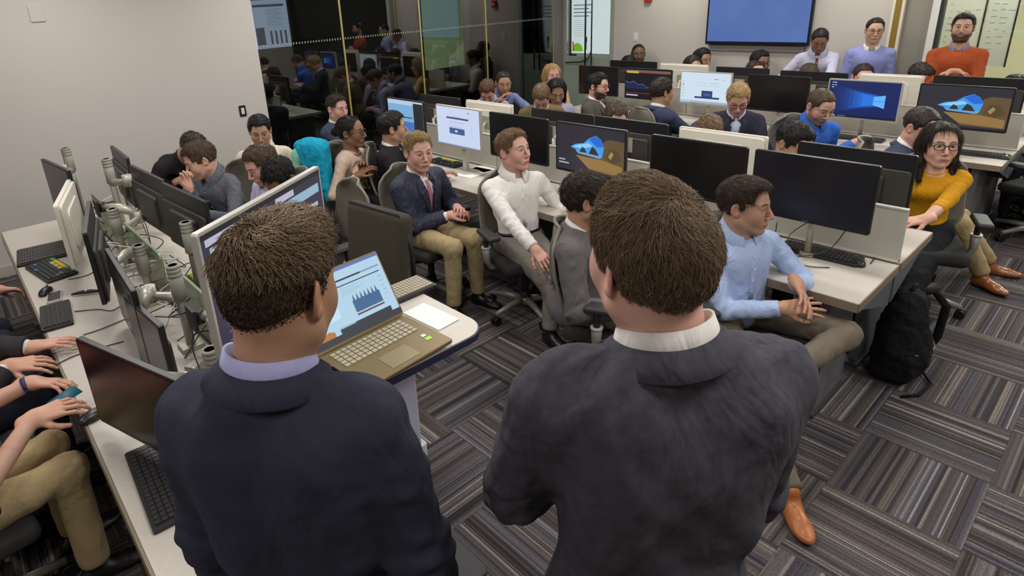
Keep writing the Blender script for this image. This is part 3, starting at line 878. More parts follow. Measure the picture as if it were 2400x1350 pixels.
# ------------------------------------------------------------------ carpet
def carpet():
    m = bpy.data.materials.new('carpet_tiles'); m.use_nodes = True; nt = m.node_tree; N = nt.nodes; Lk = nt.links; b = N['Principled BSDF']
    b.inputs['Roughness'].default_value = .95; b.inputs['Specular IOR Level'].default_value = .1
    tc = N.new('ShaderNodeTexCoord'); sp = N.new('ShaderNodeSeparateXYZ'); Lk.new(tc.outputs['Object'], sp.inputs[0])
    def M(op, a, b_=None, c=None):
        n = N.new('ShaderNodeMath'); n.operation = op
        for i, v in enumerate((a, b_, c)):
            if v is None: continue
            if isinstance(v, (int, float)): n.inputs[i].default_value = v
            else: Lk.new(v, n.inputs[i])
        return n.outputs[0]
    u = M('DIVIDE', M('ADD', sp.outputs[0], .145), .5); v = M('DIVIDE', M('SUBTRACT', sp.outputs[1], 1.14), .5)
    i = M('FLOOR', u); j = M('FLOOR', v); fu = M('SUBTRACT', u, i); fv = M('SUBTRACT', v, j)
    par = M('PINGPONG', M('ADD', i, j), 1)                      # 0 even, 1 odd
    # across-stripe coordinate: even tiles stripe along y, so across = fu
    def mixf(a, b_, f): return M('ADD', M('MULTIPLY', a, M('SUBTRACT', 1, f)), M('MULTIPLY', b_, f))
    s = mixf(fu, fv, par); t = mixf(fv, fu, par)
    seed = M('ADD', M('MULTIPLY', i, 7.31), M('MULTIPLY', j, 3.77))
    def wn(freq, so):
        w = N.new('ShaderNodeTexWhiteNoise'); w.noise_dimensions = '2D'; cb = N.new('ShaderNodeCombineXYZ')
        Lk.new(M('FLOOR', M('MULTIPLY', s, freq)), cb.inputs[0]); Lk.new(M('ADD', seed, so), cb.inputs[1]); Lk.new(cb.outputs[0], w.inputs['Vector'])
        return w
    a1, a2, a3 = wn(72, 0), wn(37, 5.5), wn(15, 9.5)
    val = M('ADD', M('ADD', M('MULTIPLY', a1.outputs['Value'], .42), M('MULTIPLY', a2.outputs['Value'], .35)), M('MULTIPLY', a3.outputs['Value'], .23))
    cr = N.new('ShaderNodeValToRGB'); Lk.new(val, cr.inputs[0]); e = cr.color_ramp.elements
    e[0].position = .2; e[0].color = (*rgb(50, 47, 48), 1); e[1].position = .92; e[1].color = (*rgb(150, 144, 138), 1)
    x = e.new(.5); x.color = (*rgb(78, 74, 74), 1); x = e.new(.70); x.color = (*rgb(94, 89, 87), 1); x = e.new(.78); x.color = (*rgb(122, 116, 112), 1)
    hue = N.new('ShaderNodeValToRGB'); Lk.new(wn(13, 2.2).outputs['Value'], hue.inputs[0]); h = hue.color_ramp.elements
    h[0].position = .0; h[0].color = (.9, .93, 1.1, 1); h[1].position = 1; h[1].color = (1.08, 1.0, .92, 1); y = h.new(.45); y.color = (1, .98, 1, 1)
    mx = N.new('ShaderNodeMix'); mx.data_type = 'RGBA'; mx.blend_type = 'MULTIPLY'; mx.inputs[0].default_value = 1
    Lk.new(cr.outputs[0], mx.inputs[6]); Lk.new(hue.outputs[0], mx.inputs[7])
    # woven dashes
    nz = N.new('ShaderNodeTexNoise'); nz.inputs['Scale'].default_value = 1; nz.inputs['Detail'].default_value = 2; cb = N.new('ShaderNodeCombineXYZ')
    Lk.new(M('MULTIPLY', s, 60), cb.inputs[0]); Lk.new(M('MULTIPLY', t, 75), cb.inputs[1]); Lk.new(seed, cb.inputs[2]); Lk.new(cb.outputs[0], nz.inputs['Vector'])
    dm = M('ADD', M('MULTIPLY', nz.outputs['Fac'], 1.1), .45)
    # seams
    ds = M('MINIMUM', M('MINIMUM', fu, M('SUBTRACT', 1, fu)), M('MINIMUM', fv, M('SUBTRACT', 1, fv)))
    seam = M('ADD', M('MULTIPLY', M('GREATER_THAN', ds, .006), .25), .75)
    vm = N.new('ShaderNodeVectorMath'); vm.operation = 'SCALE'; Lk.new(mx.outputs[2], vm.inputs[0]); Lk.new(M('MULTIPLY', dm, seam), vm.inputs['Scale'])
    Lk.new(vm.outputs[0], b.inputs['Base Color'])
    bp = N.new('ShaderNodeBump'); bp.inputs['Strength'].default_value = .4; bp.inputs['Distance'].default_value = .003; Lk.new(nz.outputs['Fac'], bp.inputs['Height']); Lk.new(bp.outputs[0], b.inputs['Normal'])
    return m
def glass_mat(name, tint=(.9, .95, .93), mixv=.12, rough=.02, fres=1.5):
    if name in MATS: return MATS[name]
    m = bpy.data.materials.new(name); m.use_nodes = True; nt = m.node_tree; N = nt.nodes; N.clear()
    o = N.new('ShaderNodeOutputMaterial'); t = N.new('ShaderNodeBsdfTransparent'); t.inputs[0].default_value = (*tint, 1)
    g = N.new('ShaderNodeBsdfGlossy'); g.inputs['Roughness'].default_value = rough; f = N.new('ShaderNodeFresnel'); f.inputs[0].default_value = fres
    mth = N.new('ShaderNodeMath'); mth.operation = 'ADD'; mth.inputs[1].default_value = mixv; nt.links.new(f.outputs[0], mth.inputs[0])
    mx = N.new('ShaderNodeMixShader'); nt.links.new(mth.outputs[0], mx.inputs[0]); nt.links.new(t.outputs[0], mx.inputs[1]); nt.links.new(g.outputs[0], mx.inputs[2]); nt.links.new(mx.outputs[0], o.inputs[0])
    MATS[name] = m; return m
wallm = mat('wall_paint', rgb(196, 190, 183), .85, spec=.2, bump=.05, bscale=180)
backm = mat('back_wall_paint', rgb(190, 183, 174), .85, spec=.2)
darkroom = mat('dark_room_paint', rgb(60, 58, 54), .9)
XW, YB, ZC = -6.7, 8.0, 3.0
def slab(name, lo, hi, m, kind='structure', parent=None):
    b = MB(); c = [(lo[i] + hi[i]) / 2 for i in range(3)]; d = [hi[i] - lo[i] for i in range(3)]
    b.box((0, 0, 0), d); o = b.build(name, m, parent); o.location = c
    if kind and parent is None: o['kind'] = kind
    return o
b = MB(); b.box((0, 0, -.05), (20, 24, .1)); fl = b.build('floor', carpet()); structure(fl)
slab('wall_left', (XW - .15, -3.2, 0), (XW, 2.83, ZC), wallm)
slab('wall_back', (-5.72, YB, 0), (-2.13, YB + .15, ZC), backm)
slab('wall_right', (3.2, -3.2, 0), (3.35, YB, ZC), wallm)
slab('wall_front', (XW - .15, -3.35, 0), (3.35, -3.2, ZC), wallm)
slab('ceiling', (XW - 3.2, -3.35, ZC), (3.35, YB + 4.4, ZC + .1), mat('ceiling_tile', rgb(225, 223, 218), .9))
slab('baseboard_left', (XW, -3.2, 0), (XW + .012, 2.83, .10), mat('baseboard_vinyl', rgb(186, 180, 168), .6))
# column at the end of the glass wall
slab('trim_1', (XW - .12, 7.76, 0), (XW + .02, YB + .02, ZC), mat('column_metal', rgb(124, 114, 110), .4, .15))
# dark room beyond the glass
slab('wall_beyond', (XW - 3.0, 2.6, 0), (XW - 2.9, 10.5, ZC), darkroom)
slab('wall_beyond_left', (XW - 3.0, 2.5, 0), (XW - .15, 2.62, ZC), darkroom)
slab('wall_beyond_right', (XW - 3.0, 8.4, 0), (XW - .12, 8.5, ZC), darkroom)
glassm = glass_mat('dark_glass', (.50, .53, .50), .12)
ys = [2.83, 3.92, 5.10, 6.29, 7.76]
brass = mat('brass_edge', rgb(196, 184, 110), .35, .5); steel = mat('brushed_steel', rgb(170, 170, 168), .3, 1.)
for k in range(4):
    w = MB(); w.box((0, 0, 0), (.012, ys[k + 1] - ys[k] - .012, ZC - .04)); o = w.build('window_%d' % (k + 1), glassm); o.location = (XW, (ys[k] + ys[k + 1]) / 2, ZC / 2 + .0); structure(o)
    e = MB(); e.box((0, (ys[k + 1] - ys[k]) / 2 - .01, .25), (.02, .022, ZC - .55)); eo = e.build('window_edge', brass, o)
    f = MB(); f.box((0, (ys[k + 1] - ys[k]) / 2 - .02, -1.38), (.03, .10, .16)); f.build('patch_fitting', steel, o)
d = MB(); y = 2.9
while y < 7.6:
    d.box((XW + .008, y, 1.81), (.002, .012, .022)); y += .036
o = d.build('trim_2', mat('frosted_dots', rgb(150, 150, 150), .6)); structure(o)
# bright panel deep in the dark room plus a lit wall display
def scr(col, st=1.): return mat('lit_%d_%d_%d_%d' % (*[int(c * 255) for c in col], int(st * 100)), (.01, .01, .01), .4, emit=col, estr=st)
p0 = ax_(985, 5, XW - 2.88); p1 = ax_(1095, 110, XW - 2.88)
o = slab('window_5', (XW - 2.89, p0[1] + .02, .9), (XW - 2.87, p1[1] - .1, 2.9), scr(rgb(175, 200, 150), .9))
t = empty('wall_display', (XW - 2.8, 0, 0), 0, 'lit white wall display with bar chart seen through the dark glass', 'screen')
q0 = ax_(560, 60, XW - 2.8); q1 = ax_(683, 108, XW - 2.8)
b = MB(); b.box((0, (q0[1] + q1[1]) / 2, q1[2] + .36), (.05, q1[1] - q0[1] + .04, .78)); b.build('casing', mat('black_plastic', rgb(22, 22, 24), .4), t)
b = MB(); hgt = .72; yc0 = q0[1]; wd = q1[1] - q0[1]
def qd(mb, y0, z0, y1, z1, mi, x=.03): mb.add([(x, yc0 + y0 * wd, q1[2] + z0 * hgt), (x, yc0 + y1 * wd, q1[2] + z0 * hgt), (x, yc0 + y1 * wd, q1[2] + z1 * hgt), (x, yc0 + y0 * wd, q1[2] + z1 * hgt)], [(0, 1, 2, 3)], mi)
qd(b, 0, 0, 1, 1, 0)
qd(b, .3, .86, .93, .91, 1, .032)
for k in range(4): qd(b, .58 + .1 * k, .08, .62 + .1 * k, .36, 1, .032)
qd(b, .3, .08, .47, .44, 1, .032)
for k in range(10): qd(b, .55, .48 + .035 * k, .9 - .06 * (k % 3), .49 + .035 * k, 2, .032)
b.build('screen', [scr(rgb(178, 198, 240), 1.4), scr(rgb(40, 60, 110), .8), scr(rgb(140, 160, 205), 1.)], t)
t = empty('wall_display', (XW - 2.8, 0, 0), 0, 'large switched-off wall display seen through the dark glass', 'screen')
a0 = ax_(695, 60, XW - 2.8); a1 = ax_(960, 92, XW - 2.8)
b = MB(); b.box((0, (a0[1] + a1[1]) / 2, a0[2] + .5 - .22), (.05, a1[1] - a0[1], 1.0)); b.build('casing', mat('black_plastic'), t)
b = MB(); b.box((.027, (a0[1] + a1[1]) / 2, a0[2] + .5 - .22), (.004, a1[1] - a0[1] - .04, .96)); b.build('screen', mat('dead_screen_big', rgb(30, 30, 32), .5), t)

# ------------------------------------------------------------------ back wall furniture
greenish = mat('pale_green_frame', rgb(150, 160, 146), .5)
dr = empty('door_1', (-6.19, YB, 0)); structure(dr)
b = MB()
for x in (-.47, .45): b.box((x, .03, 1.5), (.07, .09, 3.0))
b.box((0, .03, .62), (.9, .05, 1.16)); b.build('door_frame', greenish, dr)
b = MB(); b.box((0, .0, 2.1), (.83, .012, 1.74)); b.build('door_glass', glass_mat('clear_glass', (.93, .97, .95), .03), dr)
b = MB()
for x, w in ((-.02, .022), (.10, .018)): b.tube([(x, -.05, .95), (x, -.05, 2.9)], w / 2 * 1.2, 8)
b.tube([(.1, -.05, 1.3), (.06, -.07, 1.18), (-.1, -.06, 1.12), (-.42, -.05, 1.10)], .010, 8)
b.build('door_handle', mat('dark_steel', rgb(70, 74, 74), .35, .8), dr)
pw = empty('window_poster', (-6.19, YB + .08, 0), 0, 'backlit white poster with a small green figure behind the glass door', 'poster')
b = MB()
def fq(mb, x0, z0, x1, z1, mi, y=0.): mb.add([(x0, y, z0), (x1, y, z0), (x1, y, z1), (x0, y, z1)], [(0, 1, 2, 3)], mi)
b.box((0, .012, 2.07), (.80, .02, 1.7), 0)
fq(b, -.40, 1.24, .40, 2.92, 1, -.001)
for k in range(4): fq(b, -.36, 1.97 - .055 * k, -.36 + .36 - .05 * (k % 2), 1.985 - .055 * k, 2, -.003)
for k in range(9): fq(b, -.36, 1.74 - .03 * k, -.1 - .02 * (k % 3), 1.745 - .03 * k, 3, -.003)
b.add([(-.385 + .11 + .11 * math.cos(a), -.004, 1.27 + .13 * abs(math.sin(a)) + .0) for a in np.linspace(0, PI, 12)], [tuple(range(12))], 4)
b.add([(-.37, -.005, 1.27), (-.34, -.005, 1.27), (-.35, -.005, 1.42), (-.38, -.005, 1.42)], [(0, 1, 2, 3)], 5)
fq(b, -.12, 1.30, -.09, 1.50, 6, -.004); fq(b, -.13, 1.42, -.08, 1.49, 6, -.005)
b.build('poster_sheet', [mat('white_trim', rgb(215, 213, 208), .5), scr(rgb(228, 236, 240), 1.), scr(rgb(110, 120, 150), .8), scr(rgb(170, 178, 190), .9), scr(rgb(130, 200, 40), .9), scr(rgb(200, 60, 50), .8), scr(rgb(30, 50, 60), .6)], pw)

tv = empty('wall_television', (-3.565, YB, 1.44), 0, 'large wall television showing a plain blue screen', 'television')
b = MB(); b.box((0, -.045, .38), (1.29, .05, .78), bev=.006); b.build('casing', mat('black_gloss', rgb(16, 18, 30), .25), tv)
m = mat('blue_screen', (.01, .01, .02), .35, emit=rgb(72, 104, 168), estr=1.0); nt = m.node_tree
n = nt.nodes.new('ShaderNodeTexNoise'); n.inputs['Scale'].default_value = 3; tc = nt.nodes.new('ShaderNodeTexCoord'); nt.links.new(tc.outputs['Object'], n.inputs[0])
cr = nt.nodes.new('ShaderNodeValToRGB'); cr.color_ramp.elements[0].color = (*rgb(68, 98, 158), 1); cr.color_ramp.elements[1].color = (*rgb(88, 116, 176), 1); nt.links.new(n.outputs[0], cr.inputs[0]); nt.links.new(cr.outputs[0], nt.nodes['Principled BSDF'].inputs['Emission Color'])
b = MB(); fq(b, -.62, .03, .62, .74, 0, -.072); b.build('screen', m, tv)
b = MB(); b.box((0, -.02, -.055), (1.18, .035, .07)); b.build('mounting_rail', mat('rail_grey', rgb(120, 112, 108), .6), tv)
fa = empty('fire_alarm', (-5.13, YB, 1.99), 0, 'small red fire alarm high on the back wall', 'alarm')
b = MB(); b.rbox((0, -.025, .06), (.10, .05, .13), .015, axis='y'); b.build('housing', mat('alarm_red', rgb(170, 40, 36), .4), fa)
b = MB(); b.cyl((0, -.05, .06), (0, -.065, .06), .022); b.build('strobe_lens', mat('alarm_lens', rgb(220, 215, 210), .2), fa)
def switch(name, loc, rz, label, dark):
    t = empty(name, loc, rz, label, 'switch')
    b = MB(); b.rbox((0, -.004, 0), (.075, .008, .12), .008, axis='y'); b.build('switch_plate', mat('black_plastic') if dark else mat('white_plastic', rgb(214, 212, 206), .4), t)
    b = MB(); b.rbox((0, -.010, 0), (.034, .008, .068), .003, axis='y'); b.build('rocker', mat('white_plastic', rgb(214, 212, 206), .4), t)
switch('light_switch', (-5.33, YB, 1.51), 0, 'white light switch on the back wall left of the television', False)
switch('light_switch', (XW, 2.54, 1.15), PI / 2, 'black framed light switch on the left wall beside the glass', True)
q = ax_(85, 32, XW)
t = empty('wall_plate', (XW, q[1], q[2]), PI / 2, 'blank wall plate painted like the wall, upper left', 'wall plate')
b = MB(); b.rbox((0, -.006, 0), (.11, .012, .14), .006, axis='y', bev=.003); b.build('cover', wallm, t)

# right part of the back: door edge, frosted panel, whiteboards, glazed room behind
def bx_(x0, x1, y0, y1, z0, z1): return (x0, y0, z0), (x1, y1, z1)
xs = lambda px, py=60: ay(px, py, YB)[0]
slab('trim_3', (-2.13, YB - .03, 0), (-2.06, YB + .12, ZC), mat('brass_jamb', rgb(150, 122, 56), .4, .4))
slab('trim_4', (-2.15, YB - .035, 0), (-2.125, YB + .12, ZC), mat('pale_jamb', rgb(214, 206, 186), .5))
slab('trim_5', (-2.065, YB - .035, 0), (-2.04, YB + .12, ZC), mat('pale_jamb'))
slab('wall_panel', (-2.04, YB + .02, 0), (-1.80, YB + .12, ZC), mat('frosted_grey', rgb(138, 134, 122), .45))
slab('trim_6', (-1.80, YB - .02, 0), (-1.735, YB + .12, ZC), mat('white_trim'))
slab('trim_7', (-1.735, YB - .02, 0), (-1.71, YB + .12, ZC), mat('black_trim', rgb(30, 34, 32), .5))
gb = slab('window_6', (-1.71, YB + .03, 0), (3.2, YB + .045, ZC), glass_mat('clear_glass'))
slab('wall_far', (-2.2, YB + 4.2, 0), (3.35, YB + 4.3, ZC), mat('far_beige', rgb(178, 174, 146), .85))
slab('wall_far_left', (-2.25, YB + .16, 0), (-2.15, YB + 4.2, ZC), mat('far_beige'))
slab('wall_far_right', (3.2, YB, 0), (3.35, YB + 4.2, ZC), mat('far_beige'))
slab('trim_8', (.05, YB + 1.9, 0), (.25, YB + 2.0, ZC), mat('white_trim'))
slab('wall_screen', (-1.05, YB + 1.98, 0), (.05, YB + 2.05, ZC), mat('slate_blue', rgb(84, 98, 108), .6))
def wboard(x0, x1, lab, seed):
    t = empty('whiteboard', ((x0 + x1) / 2, YB + 1.0, -.10), 0, lab, 'whiteboard'); r = random.Random(seed); w = x1 - x0
    b = MB(); b.box((0, 0, 2.02), (w, .02, 1.55)); b.build('board', mat('whiteboard_white', rgb(222, 222, 214), .3), t)
    b = MB(); b.box((w / 2 - .008, -.012, 2.02), (.016, .02, 1.56)); b.build('edge_strip', mat('black_trim'), t)
    b = MB()
    for k in range(22):
        z = 1.42 + .07 * k; x = -w / 2 + .04
        while x < w / 2 - .08:
            L = r.uniform(.02, .06); b.box((x + L / 2, -.0115, z + r.uniform(-.01, .01)), (L, .001, .006), M=None); x += L + r.uniform(.015, .05)
            if r.random() < .12: break
    b.build('handwriting', mat('marker_grey', rgb(150, 160, 158), .6), t)
wboard(-1.90, -1.53, 'whiteboard with faint handwriting left of the man in the orange sweater', 1)
wboard(-1.52, -1.26, 'narrow whiteboard with faint handwriting behind the man in the orange sweater', 2)
b = MB(); b.box((0, 0, .5), (3.3, .5, 1.0)); b.box((0, 0, 1.02), (3.4, .6, .04), 1); o = b.build('counter', [mat('dark_laminate', rgb(58, 56, 52), .6), mat('beige_top', rgb(176, 170, 142), .4)]); o.location = (.9, YB + 1.2, 0); tag(o, 'long dark counter with pale top in the room behind the glass', 'counter')
t = empty('kettle', (-.28, YB + 1.15, 1.04), 0, 'small white kettle on the counter behind the glass', 'kettle')
b = MB(); b.lathe([(.06, 0), (.07, .02), (.055, .12), (.03, .15), (.0, .155)], 14); b.tube([(.05, 0, .13), (.1, 0, .12), (.1, 0, .05), (.06, 0, .03)], .008, 6); b.build('kettle_body', mat('white_plastic'), t)

# ------------------------------------------------------------------ ceiling lights and added fill lamps
lm = mat('light_diffuser', (.8, .8, .8), .5, emit=(1, .975, .94), estr=2.0)
k = 0
LIGHTS = [(-5.6, .8), (-3.6, .8), (-1.6, .8), (-5.6, 3.0), (-3.6, 3.0), (-1.6, 3.0), (-5.6, 5.2), (-3.6, 5.2), (-1.6, 5.2), (.4, 1.4), (.4, 4.2), (-4.6, 7.2), (-2.4, 7.2), (-.2, 7.0), (1.6, 2.8), (-.6, -1.2), (-3.2, -1.4), (1.6, 5.8)]
for (x, y) in LIGHTS:
    k += 1
    t = empty('ceiling_light', (x, y, ZC), 0, 'recessed rectangular ceiling light panel', 'ceiling light', 'ceiling light panels')
    b = MB(); b.box((0, 0, -.01), (.64, .64, .02)); b.build('frame', mat('white_trim'), t)
    b = MB(); b.box((0, 0, -.022), (.56, .56, .006)); b.build('diffuser', lm, t)
    l = bpy.data.lights.new('panel_or_fill_lamp', 'AREA'); l.shape = 'SQUARE'; l.size = .55; l.energy = LE if 'LE' in globals() else 20.5; l.color = (1, .975, .945)
    lo = bpy.data.objects.new('panel_or_fill_lamp', l); COL.objects.link(lo); lo.location = (x, y, ZC - .04)
for (x, y, e) in ((.8, 10.3, 260), (-1.0, 9.5, 110), (-1.5, 8.45, 26), (-8.2, 5.2, 14)):  # lamps without panels, added to brighten the whiteboards and rooms behind glass
    l = bpy.data.lights.new('panel_or_fill_lamp', 'AREA'); l.size = 1.; l.energy = e; l.color = (1, .95, .85); lo = bpy.data.objects.new('panel_or_fill_lamp', l); COL.objects.link(lo); lo.location = (x, y, ZC - .05)
w = bpy.data.worlds.new('world'); SC.world = w; w.use_nodes = True
w.node_tree.nodes['Background'].inputs[0].default_value = (.5, .5, .5, 1); w.node_tree.nodes['Background'].inputs[1].default_value = .3
# ------------------------------------------------------------------ camera
c = bpy.data.cameras.new('camera'); co = bpy.data.objects.new('camera', c); COL.objects.link(co)
R4 = Matrix(((CR[0], CU[0], -_fw[0], 0), (CR[1], CU[1], -_fw[1], 0), (CR[2], CU[2], -_fw[2], CH), (0, 0, 0, 1)))
co.matrix_world = R4; c.sensor_width = 36; c.lens = 36 * CF / 2400; c.shift_x = (1200 - CX) / 2400; c.shift_y = -(675 - CY) / 2400; c.clip_start = .05
SC.camera = co
SC.view_settings.view_transform = 'Standard'; SC.view_settings.look = 'None'; SC.view_settings.gamma = 1; SC.view_settings.use_curve_mapping = False; SC.view_settings.exposure = .0
# ------------------------------------------------------------------ materials
topm = mat('desk_laminate', rgb(190, 182, 172), .45, var=.06, vscale=160)
edgem = mat('desk_edge', rgb(128, 114, 98), .5)
ptn = mat('partition_grey', rgb(186, 182, 170), .55)
pted = mat('partition_edge', rgb(206, 204, 196), .4, .3)
legm_ = mat('desk_leg_grey', rgb(112, 112, 114), .5, .2, var=.12, vscale=9)
legd = mat('desk_leg_dark', rgb(60, 60, 62), .55)
blk = mat('monitor_black', rgb(26, 26, 28), .38)
blk2 = mat('monitor_back_black', rgb(58, 54, 50), .5)
deadscr = mat('screen_off', rgb(20, 18, 19), .24, spec=.6)
silver = mat('silver_shell', rgb(196, 192, 184), .35, .4)
alu = mat('cast_aluminium', rgb(176, 172, 160), .4, .35)
drk = mat('dark_plastic', rgb(34, 33, 34), .5)
keym = mat('key_black', rgb(40, 39, 40), .5)

# ------------------------------------------------------------------ benches
def bench(x0, x1, y0, y1, label, side='both', ptop=1.04, cont_part=True, far_cut=0.):
    yc = (y0 + y1) / 2; xc = (x0 + x1) / 2; L = x1 - x0
    t = empty('desk_bench', (xc, yc, 0), 0, label, 'desk', None)
    for sg in (-1, 1):
        w = (y1 - y0) / 2 - .015
        b = MB(); cy = sg * (w / 2 + .015); fc = far_cut if sg > 0 else 0.
        b.box((-fc / 2, cy, .722), (L - fc, w, .036)); b.build('worktop', topm, t)
        b = MB(); eh = .044 if not far_cut else .075; b.box((-fc / 2, sg * (w + .015 + .004), .740 - eh / 2), (L - fc, .010, eh)); b.box((L / 2 + .002 - fc, cy, .718), (.006, w, .044)); b.build('edge_band', edgem, t)
        for xe in (L / 2 - .16 - fc, -L / 2 + .16) + ((0,) if L > 3 else ()):
            b = MB(); b.box((xe, sg * (w * .55), .35), (.05, .40, .70)); b.build('leg', legm_, t)
            b = MB(); b.box((xe, sg * (w * .55), .012), (.08, .50, .024)); b.build('foot', legd, t)
        b = MB(); xx = L / 2 - .012 - fc
        V = [(xx, sg * .02, .70), (xx, sg * (w - .03), .70), (xx, sg * (w - .10), .66), (xx, sg * .02, .50)]
        V2 = [(v[0] - .012, v[1], v[2]) for v in V]
        b.add(V + V2, [(0, 1, 2, 3), (7, 6, 5, 4), (0, 4, 5, 1), (1, 5, 6, 2), (2, 6, 7, 3), (3, 7, 4, 0)]); b.build('end_gusset', mat('gusset_grey', rgb(92, 96, 104), .45), t)
    b = MB(); b.box((-far_cut / 2, 0, .60), (L - .1 - far_cut, .06, .20)); b.build('cable_tray', legd, t)
    if cont_part:
        n = max(1, round(L / 1.5)); w = L / n
        for k in range(n):
            b = MB(); b.box((-L / 2 + w * (k + .5), 0, (ptop + .75) / 2), (w - .012, .022, ptop - .75))
            p = b.build('partition_panel', ptn, t)
            b = MB(); b.box((-L / 2 + w * (k + .5), 0, ptop + .003), (w - .012, .028, .008)); b.box((-L / 2 + w * (k + .5), 0, .757), (w - .012, .03, .012)); b.build('panel_rail', pted, p)
    return t
bench(-5.3, -.74, 3.02, 4.23, 'long middle desk bench with grey partition, black backpack at its right end')
bench(-5.2, -.73, 6.07, 7.28, 'long back desk bench in front of the television wall')
lb = bench(-5.49, -1.30, .115, 1.24, 'left desk bench with monitor arms, running to the left wall', cont_part=False, far_cut=.95)
pg = mat('green_frosted_acrylic', rgb(128, 142, 112), .3)
for (x0, x1) in ((-3.18, -2.36), (-4.05, -3.28), (-4.95, -4.15)):
    b = MB(); b.rbox(((x0 + x1) / 2 + 3.395, 0, .885), (x1 - x0, .012, .27), .03, axis='y'); b.build('screen_panel', pg, lb)

# ------------------------------------------------------------------ screen pictures
E_ = {}
def content(kind):
    """rectangles / polygons in 0..1 screen space -> list of (points, material)"""
    out = []
    def R(x0, y0, x1, y1, m): out.append(([(x0, y0), (x1, y0), (x1, y1), (x0, y1)], m))
    if kind == 'off': R(0, 0, 1, 1, deadscr); return out
    if kind == 'page':      # white web page with a blue picture
        W = scr(rgb(200, 212, 238), 1.0); D = scr(rgb(62, 74, 110), .9); B = scr(rgb(66, 96, 150), .9); G = scr(rgb(158, 172, 206), .95)
        R(0, 0, 1, 1, W); R(.24, .70, .76, .745, D); R(.30, .30, .66, .46, B)
        for k in range(9): R(.315 + .038 * k, .46, .335 + .038 * k, .46 + .03 + .03 * (k % 2), G)
        R(.44, .36, .50, .41, scr(rgb(200, 220, 240), 1.)); R(.40, .76, .60, .775, G); R(.30, .63, .70, .64, G); R(.34, .60, .66, .608, G)
        for k in range(5): R(.03, .2 + .12 * k, .05, .22 + .12 * k, G); R(.82, .3 + .07 * k, .86, .31 + .07 * k, G)
        R(.76, .90, .80, .92, D); R(0, 0, 1, .03, G)
    if kind == 'page2':
        W = scr(rgb(206, 222, 236), 1.0); D = scr(rgb(40, 62, 108), .9); G = scr(rgb(160, 180, 196), .95)
        R(0, 0, 1, 1, W); R(0, 0, 1, .07, G); R(0, .0, .22, .045, scr(rgb(150, 210, 240), 1.)); R(.30, .16, .80, .22, D); R(.44, .20, .66, .42, D); R(.48, .25, .62, .34, scr(rgb(60, 90, 150), 1.))
        for k in range(6): R(.04, .18 + .1 * k, .07, .21 + .1 * k, G if k != 4 else D)
        R(.36, .66, .52, .67, G); R(.60, .66, .78, .675, G); R(.68, .80, .76, .82, scr(rgb(110, 130, 160), 1.)); R(.84, .79, .88, .81, G); R(.3, .58, .8, .588, G)
    if kind == 'page_left':
        R(0, 0, 1, 1, scr(rgb(120, 170, 210), 1.)); R(0, .88, 1, 1, scr(rgb(178, 200, 224), 1.)); R(.1, .5, .7, .54, scr(rgb(60, 90, 130), .9)); R(.2, .12, .8, .4, scr(rgb(60, 110, 190), 1.)); R(.74, 0, 1, .95, scr(rgb(30, 36, 48), .5))
    if kind == 'beams':
        R(0, 0, 1, 1, scr(rgb(8, 30, 92), .9))
        for i in range(9):
            f = i / 8; cl = [(8, 30, 92)[c] + ((36, 116, 222)[c] - (8, 30, 92)[c]) * f ** 1.6 for c in range(3)]
            out.append(([(.0 + .5 * f, .92 - .26 * f), (.80, .66 - .06 * f), (.80, .32 + .08 * f), (.0 + .5 * f, .06 + .28 * f)], scr(rgb(*[int(v / 4) * 4 for v in cl]), 1.)))
        out.append(([(.66, .38), (.82, .30), (.82, .66), (.66, .60)], scr(rgb(90, 170, 246), 1.1)))
        R(.665, .485, .82, .495, scr(rgb(20, 90, 200), 1.))
        for (x, y, w) in ((.04, .93, .07), (.04, .86, .025), (.08, .86, .03), (.04, .80, .03)): R(x, y, x + w, y + .02, scr(rgb(190, 205, 230), 1.))
        R(0, 0, 1, .05, scr(rgb(10, 16, 34), .6)); R(.02, .01, .14, .045, scr(rgb(180, 190, 205), .8)); R(.18, .012, .3, .04, scr(rgb(90, 100, 120), .8))
    if kind == 'cave':
        R(0, 0, 1, 1, scr(rgb(44, 42, 54), .85))
        out.append(([(.50, .05), (1, .04), (1, .78), (.80, .80), (.72, .74)], scr(rgb(106, 84, 56), .8)))
        out.append(([(.30, .36), (.50, .10), (.98, .06), (.98, .26), (.70, .34)], scr(rgb(150, 118, 66), .9)))
        sk = [(.22, .52), (.30, .60), (.42, .64), (.50, .76), (.60, .84), (.68, .76), (.72, .62), (.70, .44), (.66, .36), (.34, .40), (.30, .48)]
        out.append((sk, scr(rgb(60, 150, 226), 1.05)))
        out.append(([(.50, .74), (.60, .83), (.68, .75), (.715, .62), (.62, .60)], scr(rgb(30, 98, 206), 1.05)))
        out.append(([(.24, .53), (.34, .59), (.50, .66), (.56, .60), (.40, .52)], scr(rgb(140, 196, 236), 1.05)))
        out.append(([(.30, .46), (.70, .43), (.68, .37), (.34, .40)], scr(rgb(104, 164, 206), .95)))
        out.append(([(.36, .44), (.40, .56), (.44, .53), (.47, .44)], scr(rgb(44, 52, 44), .8)))
        out.append(([(.50, .43), (.55, .60), (.60, .55), (.65, .42)], scr(rgb(50, 46, 36), .8)))
        out.append(([(.74, .40), (.80, .62), (.92, .58), (.97, .40), (.86, .30)], scr(rgb(90, 72, 48), .8)))
        out.append(([(.78, .44), (.83, .56), (.86, .50), (.82, .38)], scr(rgb(168, 140, 88), .9)))
        for k, w in enumerate((.10, .16)): R(.04, .20 - .07 * k, .04 + w, .23 - .07 * k, scr(rgb(190, 190, 205), .8))
